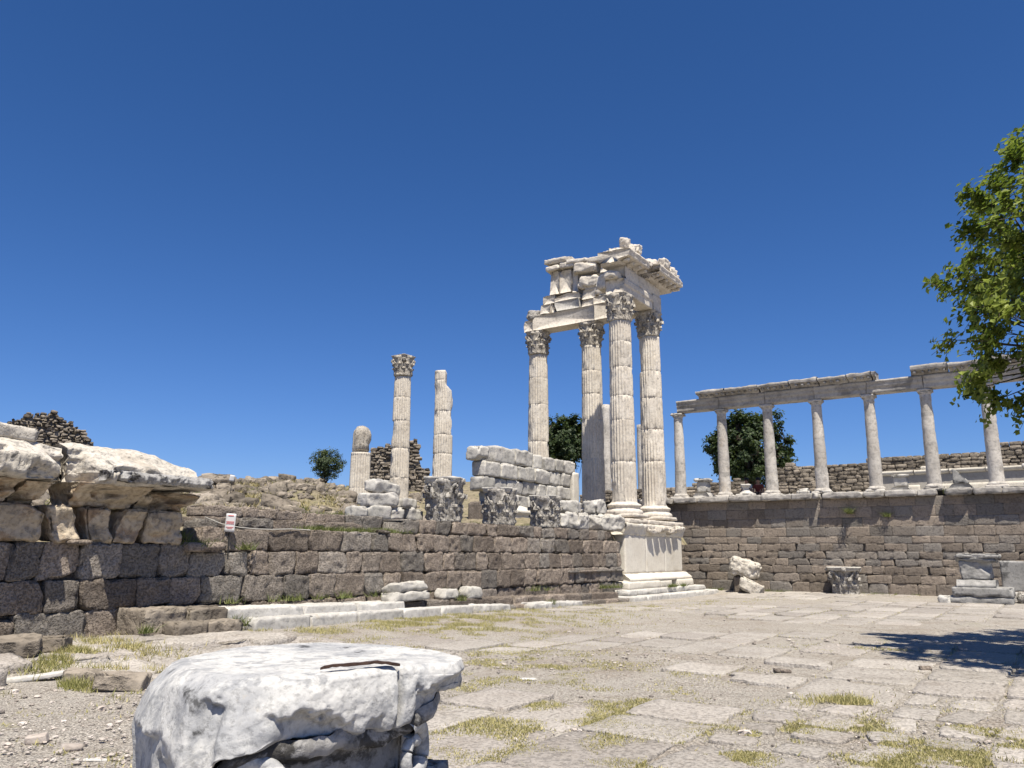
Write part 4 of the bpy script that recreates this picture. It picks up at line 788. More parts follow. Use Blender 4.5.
# ------------------------------------------------------------------ great cornice blocks on frieze blocks, far left
def cornice_block(label, x0, x1, seed, ztop, zfront, prof_extra=0, beds=()):
    t = thing('cornice_block', label, 'cornice', ((x0 + x1) / 2, -1.1, 2.24), 'carved cornice blocks at the left'); off = np.array([-(x0 + x1) / 2, 1.1, -2.24])
    pr = [(-.25, 2.6), (-1.56, 2.60), (-1.64, 2.66), (-1.64, zfront), (-1.52, zfront + .05), (-1.05, (zfront + ztop) / 2 + .08), (-1.02, (zfront + ztop) / 2 + .14), (-.70, ztop - .03), (-.6, ztop), (-.25, ztop - .05)]
    V, F = extrude(pr, x0, x1, .035)
    u = (V[:, 0] - x0) / (x1 - x0); dz = .20 * sstep(.55, 1.0, u) if prof_extra == 1 else (.14 * sstep(.72, 1.0, u) if prof_extra == 2 else 0)
    V[:, 2] -= dz * sstep(2.62, 3.0, V[:, 2]); P = V.copy(); V, F = roughen((V, F), .05, 2.8, 5, seed); V[:, 2] += .02 * np.sign(np.sin(P[:, 1] * 13)) * (P[:, 2] > zfront + .08) * (.5 + fbm(P, 2, 2, 5))
    band = np.exp(-((P[:, 2] - (2.66 + zfront) / 2) / .09) ** 2) * (P[:, 1] < -1.44); V[:, 1] += band * (.05 * np.sin(P[:, 0] * 34) ** 2 + .07 * np.maximum(0, fbm(P, 7, 2, seed)))
    bite = np.maximum(0, fbm(P, 2.2, 3, seed + 5) - .10) * sstep(-1.38, -1.58, P[:, 1]); V[:, 1] += np.minimum(.16, bite * .9); V[:, 2] -= np.minimum(.05, bite * .2) * (P[:, 2] > 2.75)
    V = chopped(V - np.array([(x0 + x1) / 2, -.9, 2.9]), np.array([(x1 - x0) / 2, .74, .36]), 10, seed, .88, .99) + np.array([(x0 + x1) / 2, -.9, 2.9])
    bc = sstep(x0 + .42, x0 + .16, V[:, 0] + .12 * fbm(P, 3, 2, 5)) if prof_extra == 1 else sstep(x1 - .36, x1 - .12, V[:, 0] + .12 * fbm(P, 3, 2, 5))
    V[:, 1] = V[:, 1] * (1 - bc) + np.maximum(V[:, 1], -1.02 + .12 * fbm(P, 5, 3, 6)) * bc
    mb = MB(); mb.add(V + off, F, .5); mb.build('crown', M['cornice'], t)
    V, F = extrude([(-1.4, 2.63), (-1.615, 2.63), (-1.67, 2.68), (-1.67, 2.74), (-1.61, 2.80), (-1.4, 2.80)], x0 + (.36 if prof_extra == 1 else .02), x1 - (.05 if prof_extra == 1 else .28), .02); P = V.copy(); V, F = roughen((V, F), .03, 5, 4, seed + 2)
    V[:, 1] += (P[:, 1] < -1.54) * (.012 * np.abs(np.sin(P[:, 0] * 30 + 2 * fbm(P, 2, 2, 3))) - .01 + .085 * fbm(P, 9, 4, seed)) + np.minimum(.2, np.maximum(0, fbm(P, 1.6, 3, seed + 4) - .08) * 1.3); mb = MB(); mb.add(V + off, F, .3); mb.build('egg_moulding', M['bell'], t)
    for bx0, bx1, top_, sl in beds:
        pr = [(-.3, 2.235), (-.80, 2.235), (-.86, 2.27), (-.86, 2.31), (-.93, 2.33), (-1.02, 2.38), (-1.10, 2.46), (-1.14, 2.47), (-1.22, 2.54), (-1.28, top_), (-.3, top_)]
        V, F = extrude(pr, bx0, bx1, .035); P = V.copy(); V, F = roughen((V, F), .04, 3.2, 4, seed + 3); u = (V[:, 0] - bx0) / (bx1 - bx0)
        V[:, 0] += sl * (V[:, 2] - 2.24) * sstep(.3, 1, u); V[:, 0] -= abs(sl) * .6 * (V[:, 2] - 2.24) * sstep(.7, 0, u)
        V[:, 1] += .03 * (np.sin(P[:, 0] * 42) > .1) * np.exp(-((P[:, 2] - 2.35) / .03) ** 2) + .03 * np.sin(P[:, 0] * 21) ** 2 * np.exp(-((P[:, 2] - 2.44) / .04) ** 2)
        V[:, 1] += np.minimum(.26, np.maximum(0, fbm(P, 1.7, 3, seed + 8) - .06) * 1.3) * (P[:, 2] < 2.57) * (P[:, 1] < -.7); V, F = roughen((V, F), .022, 9, 3, seed); mb = MB(); mb.add(V + off, F, rng.uniform(.2, .8)); mb.build('bed_moulding', M['frieze'], t)
    return t
cornice_block('huge weathered cornice block at the left edge with a second layer on top', -28.4, -25.42, 5, 3.34, 2.92, 2, [(-28.3, -26.1, 2.6, .3), (-25.98, -25.62, 2.56, .1)])
cornice_block('long pale cornice block sloping down to the right, above the frieze blocks', -25.33, -22.95, 11, 3.29, 2.74, 1, [(-25.12, -24.10, 2.6, .5), (-24.0, -22.98, 2.50, .25)])
V, F = block((2.1, .75, .26), .045, .05, .05, 3, .08, 4, chop=6, hi=.97, lo=.8); mb = MB(); put(mb, (V, F), (0, 0, 0), rot(.12, .05, .05), .6); tag(mb.build('cornice_slab', M['cornice'], loc=(-26.85, -.75, 3.36)), 'flat sunlit slab lying on the leftmost cornice block', 'slab')
fr = [('broad frieze block with carved relief below the left cornice', -27.8, -25.52, 0, .5), ('chipped frieze block with a white broken corner beside the broad one', -25.40, -24.98, .16, .7), ('scroll shaped frieze block in the middle of the frieze row', -24.80, -24.40, .14, .5), ('frieze block with flat slanting sides, fourth in the row', -24.26, -23.86, -.10, .6), ('plain end frieze block at the right end of the frieze row', -23.80, -23.06, .03, .55)]
for k, (lb, x0, x1, sh, tn) in enumerate(fr):
    V, F = block((x1 - x0, .55, .575), .03, .03, .04, 4, .08, k + 7, 4, chop=6, lo=.80, hi=.96); V[:, 0] -= V[:, 2] * sh * 2.2; rel = np.maximum(0, fbm(V * (1, .2, 1) + k * 5, 3.6, 4, 8)) ** .7; V[:, 1] -= rel * .14 * (V[:, 1] < -.15)
    V[:, 1] -= .07 * sstep(-.1, .28, V[:, 2]) * (V[:, 1] < -.1); V, F = roughen((V, F), .03, 8, 4, k); mb = MB(); mb.add(V, F, tn); tag(mb.build('frieze_block', M['frieze'], loc=((x0 + x1) / 2, -.60, 1.945)), lb, 'block', 'carved frieze blocks under the cornice')

# ------------------------------------------------------------------ sign, rope
p = fp(227, 548, -.9); t = thing('notice_sign', 'small white notice with red print on a thin post by the podium wall', 'sign', (p.x, -.9, 1.56)); a = fp(230, 532, -.9); b = fp(231, 513.5, -.9)
mb = MB(); mb.add(*tube([(.06, .045, -.1), (.055, .045, .3), (.05, .045, b.z - 1.60)], .012, 6)); mb.build('post', M['dark'], t)
w = .095; h = b.z - a.z; R = rot(0, .05, -.9); mb = MB(); put(mb, block((w * 2, .012, h), .05, .004, 0, 1, 0, 1), (.03, 0, a.z - 1.56 + h / 2), R); bd = mb.build('board', M['white'], t)
for zz, ww, hh in ((.38, .13, .030), (.06, .19, .013), (.0, .17, .013), (-.06, .19, .013), (-.24, .18, .016), (-.31, .12, .013)):
    U, F = gbox((16, 1, 1)); V = U * (ww * .8, .003, hh); V[:, 2] *= .45 + .55 * np.abs(np.sin(V[:, 0] * 260 + zz * 40)); mb = MB(); mb.add((V + (0, -.009, zz * h)) @ R.T + np.array([.03, 0, a.z - 1.56 + h / 2]), F); mb.build('print_line', M['red'], bd)
q = [fp(*z) for z in ((205, 517, -.72), (212, 520, -.72), (222, 524, -.78), (232, 526, -.8), (240, 527.5, -.8), (256, 529, -.8), (272, 529.5, -.82), (290, 529, -.82), (310, 530, -.82))]; q = [np.array(z) for z in q]; o0 = q[4]
mb = MB(); mb.add(*tube([z - o0 for z in q], .011, 6)); tag(mb.build('rope', M['rope'], loc=tuple(o0)), 'thin pale barrier rope stretched behind the notice along the wall', 'rope')
p = gp(232, 480, 29); t = thing('small_sign', 'tiny blank white sign on the stony outcrop beyond the cornice blocks', 'sign', tuple(p)); mb = MB(); put(mb, block((.17, .012, .22), .05, .004, 0, 1, 0, 1), (0, 0, .06), rot(.1, .12, -.5)); mb.build('board', M['white'], t)
mb = MB(); mb.add(*tube([(0, .02, -.6), (0, .02, .1)], .012, 6)); mb.build('post', M['dark'], t)

# ------------------------------------------------------------------ the great broken capital in the foreground
hx, hy = gpt(303, 660, 1.08)
HROT = math.atan2(-math.cos(YAW), math.sin(YAW)) + math.atan((512 - 298) / 800)
hero = thing('broken_capital', 'great white marble capital lying nearest, its top cracked under a rusty iron strip', 'capital', (hx, hy, 0), rz=HROT)
def lerp_ang(ph, pts):
    a = np.array([p[0] for p in pts]); v = np.array([p[1] for p in pts]); a = np.concatenate([a - 360, a, a + 360]); v = np.concatenate([v, v, v]); o = np.argsort(a)
    x = np.interp(np.degrees(ph), a[o], v[o]); k = np.hanning(19); k /= k.sum(); return np.convolve(np.concatenate([x[-9:], x, x[:9]]), k, 'valid')
n = 760; ph = np.linspace(-np.pi, np.pi, n, endpoint=False)
RT = lerp_ang(ph, [(-180, .645), (-150, .665), (-128, .70), (-112, .70), (-95, .61), (-75, .535), (-55, .50), (-40, .56), (-27, .69), (-16, .715), (0, .67), (30, .61), (60, .62), (90, .63), (120, .62), (150, .62)])
ER = lerp_ang(ph, [(-180, .20), (-150, .18), (-125, .10), (-105, .045), (-80, .03), (-50, .03), (-25, .05), (0, .06), (60, .06), (130, .10), (160, .17)])     # rounding of the rim
TH = lerp_ang(ph, [(-180, .90), (-165, .90), (-150, .90), (-134, .90), (-122, .36), (-113, .225), (-100, .195), (-80, .20), (-62, .205), (-49, .215), (-46, .20), (-36, .175), (-24, .125), (-14, .12), (0, .15), (60, .18), (110, .22), (135, .90), (160, .90)])     # thickness of the broken slab
TH = TH + .016 * fbm(np.stack([np.cos(ph) * 7, np.sin(ph) * 7, ph * 0], -1), 1, 3, 4) * (TH < .5)
UN = lerp_ang(ph, [(-180, .06), (-140, .07), (-118, .05), (-90, .035), (-55, .035), (-30, .09), (-16, .12), (0, .08), (60, .05), (150, .05)])  # how far the edge overhangs
rows = []; kind = []
for q in np.linspace(0, 1, 46): rows.append((RT - ER) * q); kind.append(np.zeros(n))
R_ = [r for r in rows]; Z_ = [np.zeros(n) for _ in rows]
for q in np.linspace(.06, 1, 14): R_.append(RT - ER + ER * math.sin(q * math.pi / 2)); Z_.append(-(ER * .9) * (1 - math.cos(q * math.pi / 2)))
zb0 = -(ER * .9)
for q in np.linspace(.02, 1, 44) ** 1.25: R_.append(RT + .012 * math.sin(q * 3.1)); Z_.append(zb0 + (-TH - zb0) * q if True else 0)
for q in np.linspace(.1, 1, 10): R_.append(RT - UN * q); Z_.append(-TH - .012 * q)
R_ = np.stack(R_, 1); Z_ = np.stack(Z_, 1); m = R_.shape[1]
crk = np.radians(-48.5) + .03 * (Z_ + .05) * 3
P = np.stack([np.cos(ph)[:, None] * R_, np.sin(ph)[:, None] * R_, Z_], -1).reshape(-1, 3); F = grid_faces(n, m, True)
F = F[:, ::-1]
Nn = normals(P, F); side = sstep(.35, .75, np.repeat(np.arange(m)[None] / m, n, 0).ravel())
low = fbm(P, 2.6, 2, 5); mid = fbm(P, 7, 3, 6); fine = fbm(P, 26, 3, 8)
facet = np.abs(fbm(P + 7, 3.6, 2, 12)); gou = np.maximum(0, fbm(P * (1, 1, 1.3) + 3, 4.5, 2, 14) - .12)
leftw = np.repeat(lerp_ang(ph, [(-180, 1), (-140, 1), (-112, .5), (-95, .2), (-40, .25), (-22, .7), (20, .5), (90, .5), (150, 1)]), m)
D = low * .008 * (1 - side) + side * (low * .040 * (.3 + leftw) + mid * .004 * (.35 + leftw) - facet * .04 * leftw - gou * .06 * leftw) + mid * .002 + fine * .0016
P = P + Nn * D[:, None]
gh = np.random.default_rng(11)
for az_, el_, cut in [(-172, 20, .045), (-160, 2, .04), (-150, 38, .05), (-143, 8, .065), (-131, 30, .055), (-126, -8, .05), (-117, 15, .06), (-112, 46, .035), (-101, 5, .03), (-88, 12, .02), (-72, 30, .012), (-40, 25, .02), (-33, -12, .03), (-21, 22, .035), (-14, -20, .05), (-2, 12, .03), (14, 30, .02), (172, 40, .04), (155, 15, .03)] + [(gh.uniform(-180, -90), gh.uniform(-20, 55), gh.uniform(.008, .022)) for _ in range(16)] + [(gh.uniform(-90, -30), gh.uniform(-15, 30), gh.uniform(.003, .010)) for _ in range(6)] + [(gh.uniform(-170, -95), gh.uniform(45, 66), gh.uniform(.008, .018)) for _ in range(8)] + [(az, -35, .012) for az in (-95, -80, -58, -42)]:
    nv = np.array([math.cos(rad(az_)) * math.cos(rad(el_)), math.sin(rad(az_)) * math.cos(rad(el_)), math.sin(rad(el_))]); pr_ = P @ nv; P = P - np.outer(np.maximum(0, pr_ - (pr_.max() - cut)), nv)
P = P + Nn * (fine * .0025 * (.3 + side) + .0012 * fbm(P, 70, 2, 18) - .010 * side * np.maximum(0, fbm(P * (1, 1, .4), 13, 3, 28) - .15))[:, None]
ang = np.arctan2(P[:, 1], P[:, 0]); arc = (ang - crk.ravel()) * .5; rr = np.hypot(P[:, 0], P[:, 1])
g = np.exp(-(arc / .0058) ** 2) * sstep(.43, .47, rr); P[:, :2] *= (1 - .5 * g * side)[:, None]; P[:, 2] -= .03 * g * (1 - side)
# scoops and notches broken out of the edge
dg = np.degrees(ang)
for a0, wa, z0_, z1_, dp in ((-88, 10, -.10, -.15, .085), (-75, 6, -.14, -.17, .05), (-119, 4, -.06, -.10, .035), (-160, 22, -.19, -.23, .05), (-137, 6, -.24, -.30, .05), (-60, 4, -.165, -.19, .04), (-35, 7, -.07, -.12, .07)):
    w_ = np.exp(-(((dg - a0) / wa) + .5 * mid) ** 4) * sstep(z0_, z1_, P[:, 2] + .03 * fine + .02 * mid); P[:, :2] *= (1 - dp / .6 * w_)[:, None]
# the notch knocked out of the right corner
nk = np.exp(-((np.degrees(ang) + 24) / 9) ** 2) * sstep(-.035, -.08, P[:, 2]); P[:, :2] *= (1 - .14 * nk)[:, None]
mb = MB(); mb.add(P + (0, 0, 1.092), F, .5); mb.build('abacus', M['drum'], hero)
BM = lerp_ang(ph, [(-180, .56), (-140, .585), (-118, .61), (-95, .565), (-75, .49), (-55, .46), (-40, .50), (-28, .575), (-15, .56), (30, .50), (90, .50), (150, .54)])
BL = lerp_ang(ph, [(-180, .575), (-140, .59), (-124, .57), (-105, .48), (-60, .40), (-30, .42), (0, .44), (90, .44), (150, .54)])
R_ = []; Z_ = []
for q in np.linspace(0, 1, 12): R_.append(BM + .012 * math.sin(q * 3.1)); Z_.append(1.092 - TH - .002 - .065 * q)
for q in np.linspace(.1, 1, 8): R_.append(BM + (BL - BM) * q); Z_.append(1.092 - TH - .068 - .012 * q)
for q in np.linspace(.03, 1, 60): R_.append(BL * (1 - .08 * q) + .02 * np.maximum(0, np.sin(ph * 8)) * math.sin(min(1, q * 2.2) * 3.14)); Z_.append((1.012 - TH) * (1 - q))
R_ = np.stack(R_, 1); Z_ = np.stack(Z_, 1); m = R_.shape[1]
P = np.stack([np.cos(ph)[:, None] * R_, np.sin(ph)[:, None] * R_, Z_], -1).reshape(-1, 3); F = grid_faces(n, m, True)[:, ::-1]; P, F = roughen((P, F), .016, 6, 4, 3)
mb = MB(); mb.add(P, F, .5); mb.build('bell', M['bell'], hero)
def scroll(az, R0, z, r, th, turn, seed):
    c, s = math.cos(az), math.sin(az); tt = np.linspace(-.6, turn, 60); rs = r * (1 - .62 * (tt + .6) / (turn + .6))
    tx = np.array([-s, c, 0]); pts = [np.array([c * R0, s * R0, z]) + tx * (q * math.sin(t)) + np.array([0, 0, q * math.cos(t)]) for t, q in zip(tt, rs)]
    V, F = tube(pts, th * (1 - .4 * (tt + .6) / (turn + .6)), 12); V2 = V + np.array([c, s, 0]) * 0; V, F = roughen((V2, F), .006, 14, 2, seed); mb = MB(); mb.add(V, F, .6); return mb
scroll(rad(-104), .575, .705, .125, .028, 7.5, 2).build('volute', M['drum'], hero)
scroll(rad(-31), .50, .755, .115, .036, 7.0, 3).build('volute', M['drum'], hero)
for k in range(9):
    a = rad(-150 + k * 25)
    V, F = leaf_strip(a, .22, .46, .13, lambda z: .44 + 0 * z, .13, 14, 11); V, F = roughen((V, F), .012, 9, 3, k); mb = MB(); mb.add(V, F, .5); mb.build('acanthus_leaf', M['bell'], hero)
# rusty strip lying over the crack
cr, sr = math.cos(HROT), math.sin(HROT); s = np.linspace(0, 1, 22); lx = .055 + .295 * s; ly = -.455 + .012 * np.sin(s * 3.1) + .055 * s
lz = 1.100 + .010 * np.sin(s * np.pi) + .003 * np.sin(s * 11)
ctr = np.array([.2, -.43]); wv = .013 * np.minimum(1, np.minimum(s * 6 + .25, (1 - s) * 5 + .35)); V = []
for dy, dz in ((-1, 0), (-1, .009), (1, .009), (1, 0)): V.append(np.stack([lx - ctr[0], ly - ctr[1] + dy * wv + .003 * vnoise(np.stack([s * 14, s * 0 + dy, s * 0], -1), 3), lz + dz + .002 * vnoise(np.stack([s * 20, s * 0, s * 0 + dz * 90], -1), 4)], -1))
V = np.stack(V, 0).reshape(-1, 3); F = grid_faces(4, 22, True); mb = MB(); mb.add(V, F[:, ::-1], .5); mb.add(V, np.array([(0, 22, 44, 66), (21, 87, 65, 43)]), .5)
o = mb.build('iron_strip', M['rust'], loc=(hx + cr * ctr[0] - sr * ctr[1], hy + sr * ctr[0] + cr * ctr[1], 0), smooth=False); o.rotation_euler = (0, 0, HROT); tag(o, 'narrow rusty iron strip lying across the cracked marble capital', 'metal strip')

# ------------------------------------------------------------------ pieces by the terrace wall
AX, AY = -.5, -11.95
t = thing('stone_altar', 'large grey broken altar on a stepped base by the right edge', 'altar', (AX, AY, -.05))
for k, (x, y, z, sx, sy, sz) in enumerate([(0, .1, .02, 1.3, 1.9, .24), (0, 0, .26, 1.35, 1.75, .30)]): mb = MB(); put(mb, block((sx, sy, sz), .06, .03, .02, 3, .08, k + 4), (x, y, z + sz / 2), None, .5); mb.build('plinth', M['altar'], t)
mb = MB(); V, F = extrude([(-.6, .56), (.6, .56), (.6, .64), (.5, .72), (.44, .80), (-.44, .80), (-.5, .72), (-.6, .64)], -.42, .72, .05, 1); mb.add(*roughen((V, F), .02, 4, 3, 4), .9); mb.build('base_moulding', M['altar'], t)
mb = MB(); V, F = block((.8, .92, .62), .035, .02, .035, 5, .06, 6, chop=5, lo=.76, hi=.95); V[:, 0] += .0; d = np.maximum(0, -V[:, 1] - .22 + .12 * np.sin(V[:, 2] * 9)); V[:, 0] += d * .9 * (V[:, 0] < 0); mb.add(V + (0, .15, 1.1), F, .5); mb.build('die', M['altar'], t)
mb = MB(); put(mb, block((.95, 1.2, .14), .04, .02, .04, 5, .1, 7, chop=7, lo=.7), (0, .1, 1.44), None, .2); put(mb, block((1.0, 1.3, .14), .04, .02, .04, 5, .1, 8, chop=7, lo=.74), (0, .05, 1.57), None, .6); mb.build('crown', M['altar'], t)
rock('marble_fragment', 'lumpy pale stone against the left end of the grey altar base', AX - .5, AY + 1.12, -.06, (.5, .35, .28), 5, 'steps', None, 'stone', .08, .06)
mb = MB(); put(mb, block((.16, 2.2, 1.02), .06, .02, .015, 3, .05, 4), (0, 0, .51), rot(0, -.06, .12), .5); tag(mb.build('stone_slab', M['altar'], loc=(1.3, -13.5, .34)), 'upright grey slab leaning behind the altar at the right edge', 'slab')
mb = MB(); put(mb, block((.6, 2.4, .34), .06, .04, .03, 3, .08, 14), (0, 0, .17), None, .5); tag(mb.build('stone_slab', M['steps'], loc=(1.3, -13.6, -.03)), 'pale flat base stone beneath the upright grey slab', 'slab')
rock('marble_fragment', 'dark hollow stone lump at the right edge beside the altar', .0, -13.25, -.04, (.8, .7, .36), 33, 'cap', None, 'stone', .12, .1)
t = thing('carved_fragment', 'broken carved marble capital piece perched on a dark post by the terrace wall', 'capital', (2.75, -2.75, -.08))
mb = MB(); put(mb, block((.5, .34, .72), .06, .02, .02, 3, .04, 3), (0, .12, .36), None, .2); mb.build('post', M['terrace'], t)
mb = MB(); V, F = block((1.0, 1.2, .72), .04, .2, .10, 2.6, .15, 9); V[:, 2] += .12 * np.abs(np.sin(np.arctan2(V[:, 1], V[:, 0]) * 5)) * (V[:, 2] < .2) * .6; V, F = roughen((V, F), .08, 5, 3, 4); put(mb, (V, F), (.05, -.12, 1.0), rot(.25, .1, 0), .6); mb.build('capital_piece', M['cornice'], t)
rock('marble_block', 'slanted white block leaning against the dark post by the terrace wall', 2.45, -3.25, -.08, (.8, 1.0, .5), 6, 'cornice', rot(.45, .1, .1), 'block', .05, .05, .14)

# ------------------------------------------------------------------ people on the terrace
def skin_mesh(name, pts, edges, mat, parent):
    me = bpy.data.meshes.new(name); me.from_pydata([p[:3] for p in pts], edges, []); o = bpy.data.objects.new(name, me); COL.objects.link(o); o.parent = parent
    md = o.modifiers.new("skin", 'SKIN'); sv = me.skin_vertices[0].data if me.skin_vertices else None
    if sv is not None:
        for k, p in enumerate(pts): sv[k].radius = (p[3], p[3]); sv[k].use_root = (k == 0)
    o.modifiers.new("sub", 'SUBSURF').levels = 1; o.modifiers["sub"].render_levels = 1; me.materials.append(mat); return o
def person(label, x, y, z, rz, shirt, lean):
    t = thing('person', label, 'person', (x, y, z), 'two people seated on the terrace', rz)
    # facing local -X
    L = lean
    P = [(0, 0, .42, .14), (-L * .4, 0, .62, .13), (-L, 0, .86, .13), (-L, 0, .97, .055), (-L - .02, 0, 1.05, .085), (-L - .03, 0, 1.16, .09), (-L - .02, 0, 1.24, .05),
         (-L, .17, .90, .06), (-L - .08, .24, .66, .045), (-L - .26, .20, .50, .035), (-L - .33, .19, .47, .03), (-L, -.17, .90, .06), (-L - .08, -.24, .66, .045), (-L - .26, -.20, .50, .035), (-L - .33, -.19, .47, .03),
         (-.12, .1, .44, .09), (-.46, .12, .47, .065), (-.46, .12, .10, .045), (-.60, .12, .04, .035), (-.12, -.1, .44, .09), (-.46, -.12, .47, .065), (-.48, -.12, .10, .045), (-.62, -.12, .04, .035)]
    E = [(0, 1), (1, 2), (2, 3), (3, 4), (4, 5), (5, 6), (2, 7), (7, 8), (8, 9), (9, 10), (2, 11), (11, 12), (12, 13), (13, 14), (0, 15), (15, 16), (16, 17), (17, 18), (0, 19), (19, 20), (20, 21), (21, 22)]
    b = skin_mesh('body', P, E, M['skin'], t)
    skin_mesh('shirt', [(0, 0, .42, .155), (-L * .4, 0, .62, .15), (-L, 0, .86, .145), (-L, .17, .90, .075), (-L - .06, .22, .74, .062), (-L, -.17, .90, .075), (-L - .06, -.22, .74, .062)], [(0, 1), (1, 2), (2, 3), (3, 4), (2, 5), (5, 6)], shirt, t)
    skin_mesh('trousers', [(0, 0, .41, .15), (-.12, .1, .44, .105), (-.46, .12, .48, .078), (-.12, -.1, .44, .105), (-.46, -.12, .48, .078)], [(0, 1), (1, 2), (0, 3), (3, 4)], M['dark'], t)
    V, F = lathe([(0, .13), (.06, .12), (.105, .06), (.112, 0), (.09, -.05)], 20); mb = MB(); mb.add(V * (1, .95, 1) + (-L + .005, 0, 1.16), F, .5); mb.build('hair', M['hair'], t)
    for nm, yy, zz, xx, s_ in (('nose', 0, 1.13, -.125, .016), ('eye', .033, 1.16, -.115, .011), ('eye', -.033, 1.16, -.115, .011)):
        U, F = gbox((2, 2, 2)); mb = MB(); mb.add(U * s_ * 2 + (-L + xx, yy, zz), F, .5); mb.build(nm, M['hair'] if nm == 'eye' else M['skin'], t)
    return t
person('person with dark hair and dark red top sitting right of the statue base', 5.6, -2.82, FL - .28, .15, M['shirtred'], .02)
person('person with dark hair in a white top sitting behind the statue base', 5.6, -2.32, FL - .28, -.1, M['shirtwhite'], .12)

# ------------------------------------------------------------------ trees
def leaves(mb, C, nrm, size, tone, g):
    n = len(C); u = g.normal(size=(n, 3)); u /= np.linalg.norm(u, axis=1)[:, None]; nrm = nrm + .55 * g.normal(size=(n, 3)); nrm /= np.linalg.norm(nrm, axis=1)[:, None]
    d = np.cross(nrm, u); d /= np.linalg.norm(d, axis=1)[:, None] + 1e-9; w = np.cross(nrm, d); s = (size * g.uniform(.65, 1.25, n))[:, None]
    B = C - d * s * .5; T = C + d * s * .5; Lf = C + w * s * .36 + nrm * s * .12 - d * s * .05; Rt = C - w * s * .36 + nrm * s * .12 - d * s * .05
    V = np.stack([B, Lf, T, Rt], 1).reshape(-1, 3); i = np.arange(n) * 4
    mb.add(V, np.concatenate([np.stack([i, i + 2, i + 1], -1), np.stack([i, i + 3, i + 2], -1)]), np.concatenate([tone, tone]))
def tree(name, label, base, trunk_h, trunk_r, cen, radii, nclu, nleaf, lsize, crad, mat, seed, limbs=9, gap=.15, group=None, twigs=0, shell=2.4):
    g = np.random.default_rng(seed); t = thing(name, label, 'tree', base, group); base = np.array(base); cen = np.array(cen, float) - base; radii = np.array(radii, float)
    cl = []
    while len(cl) < nclu:
        p = g.normal(size=3); p /= np.linalg.norm(p); p = p * g.uniform(0, 1) ** (1 / shell); q = p * (1 + .30 * float(fbm((p * 1.0)[None] / (np.linalg.norm(p) + .01) + seed, 1.6, 2, seed)[0]))
        if float(fbm((q * 1.0)[None] * 2.2 + seed, 1.2, 2, seed + 3)[0]) < -gap: continue
        cl.append(cen + q * radii)
    cl = np.array(cl); mb = MB(); sway = g.normal(0, .12 * trunk_r / .2, 2)
    top = np.array([sway[0], sway[1], trunk_h]); V, F = tube([np.array([0, 0, -.15]), np.array([sway[0] * .2, sway[1] * .3, trunk_h * .35]), top * (.8, .8, .7), top], [trunk_r * 1.35, trunk_r, trunk_r * .9, trunk_r * .8], 12); mb.add(*roughen((V, F), trunk_r * .12, 4, 2, seed), .5)
    tips = []
    far = cl[np.argsort(g.uniform(size=len(cl)))[:limbs]]
    for e in far:
        a = top * g.uniform(.75, 1.0); mid1 = a + (e - a) * .35 + np.array([0, 0, .12 * np.linalg.norm(e - a)]); mid2 = a + (e - a) * .7 + g.normal(0, .08, 3) * np.linalg.norm(e - a)
        mb.add(*tube([a, mid1, mid2, e], [trunk_r * .5, trunk_r * .34, trunk_r * .2, trunk_r * .05], 7), .5); tips += [mid1, mid2, (mid1 + mid2) / 2, e]
    tips = np.array(tips)
    for c in cl:
        j = np.argmin(np.linalg.norm(tips - c, axis=1)); a = tips[j]; mb.add(*tube([a, (a + c) / 2 + g.normal(0, .05, 3), c], [trunk_r * .12, trunk_r * .07, trunk_r * .025], 4), .5)
    mb.build('trunk', M['bark'], t)
    C = []; Nr = []; Tn = []; tw = MB()
    for c in cl:
        k = int(nleaf * g.uniform(.6, 1.4))
        if twigs:
            ax = g.normal(size=(twigs, 3)) + 1.1 * (c - cen) / radii + np.array([0, 0, -.25]); ax /= np.linalg.norm(ax, axis=1)[:, None]; ln = crad * g.uniform(.8, 2.0, twigs); w_ = g.integers(0, twigs, k); u_ = g.uniform(.0, 1, k)
            d = ax[w_] * (ln[w_] * u_)[:, None] + g.normal(size=(k, 3)) * lsize * .48
            for q_ in range(twigs): tw.add(*tube([c, c + ax[q_] * ln[q_]], [.007, .003], 3), .5)
        else: d = g.normal(size=(k, 3)); d = d / (np.linalg.norm(d, axis=1)[:, None]) * (g.uniform(0, 1, k) ** .5)[:, None] * crad * 1.5 * g.uniform(.7, 1.25) * (1, 1, .75)
        C.append(c + d); o = (c + d - cen) / radii; Nr.append(o / (np.linalg.norm(o, axis=1)[:, None] + 1e-6) + np.array([0, 0, .8])); Tn.append(np.clip(g.uniform(.1, .9) + g.normal(0, .18, k), 0, 1))
    mb = MB(); leaves(mb, np.concatenate(C), np.concatenate(Nr), lsize, np.concatenate(Tn), g); mb.build('crown', M[mat], t, smooth=False)
    if twigs: tw.build('twigs', M['bark'], t)
    return t
tree('leafy_tree', 'fresh green leafy tree reaching in from the right edge above its shadow', (-17.4, -16.8, 0), 2.5, .22, (-17.5, -16.98, 5.4), (4.1, 3.75, 3.2), 1000, 120, .12, .24, 'leaf', 5, 18, .06, None, 6, 2.0)
p = gp(752, 500, 58); tree('round_tree', 'big round dark green tree behind the second and third terrace columns', (p.x, p.y, FL - .5), 3.0, .32, (p.x, p.y, gp(752, 449, 58).z), (2.75, 2.75, 2.75), 300, 110, .23, .36, 'leafdark', 9, 10, .16, None, 4)
p = gp(566, 500, 55); tree('round_tree', 'dark green tree partly hidden behind the white block wall', (p.x + .5, p.y, 3.5), 3.6, .26, (p.x, p.y, gp(560, 444, 55).z), (2.1, 2.1, 2.1), 190, 100, .21, .32, 'leafdark', 12, 8, .08, None, 4)
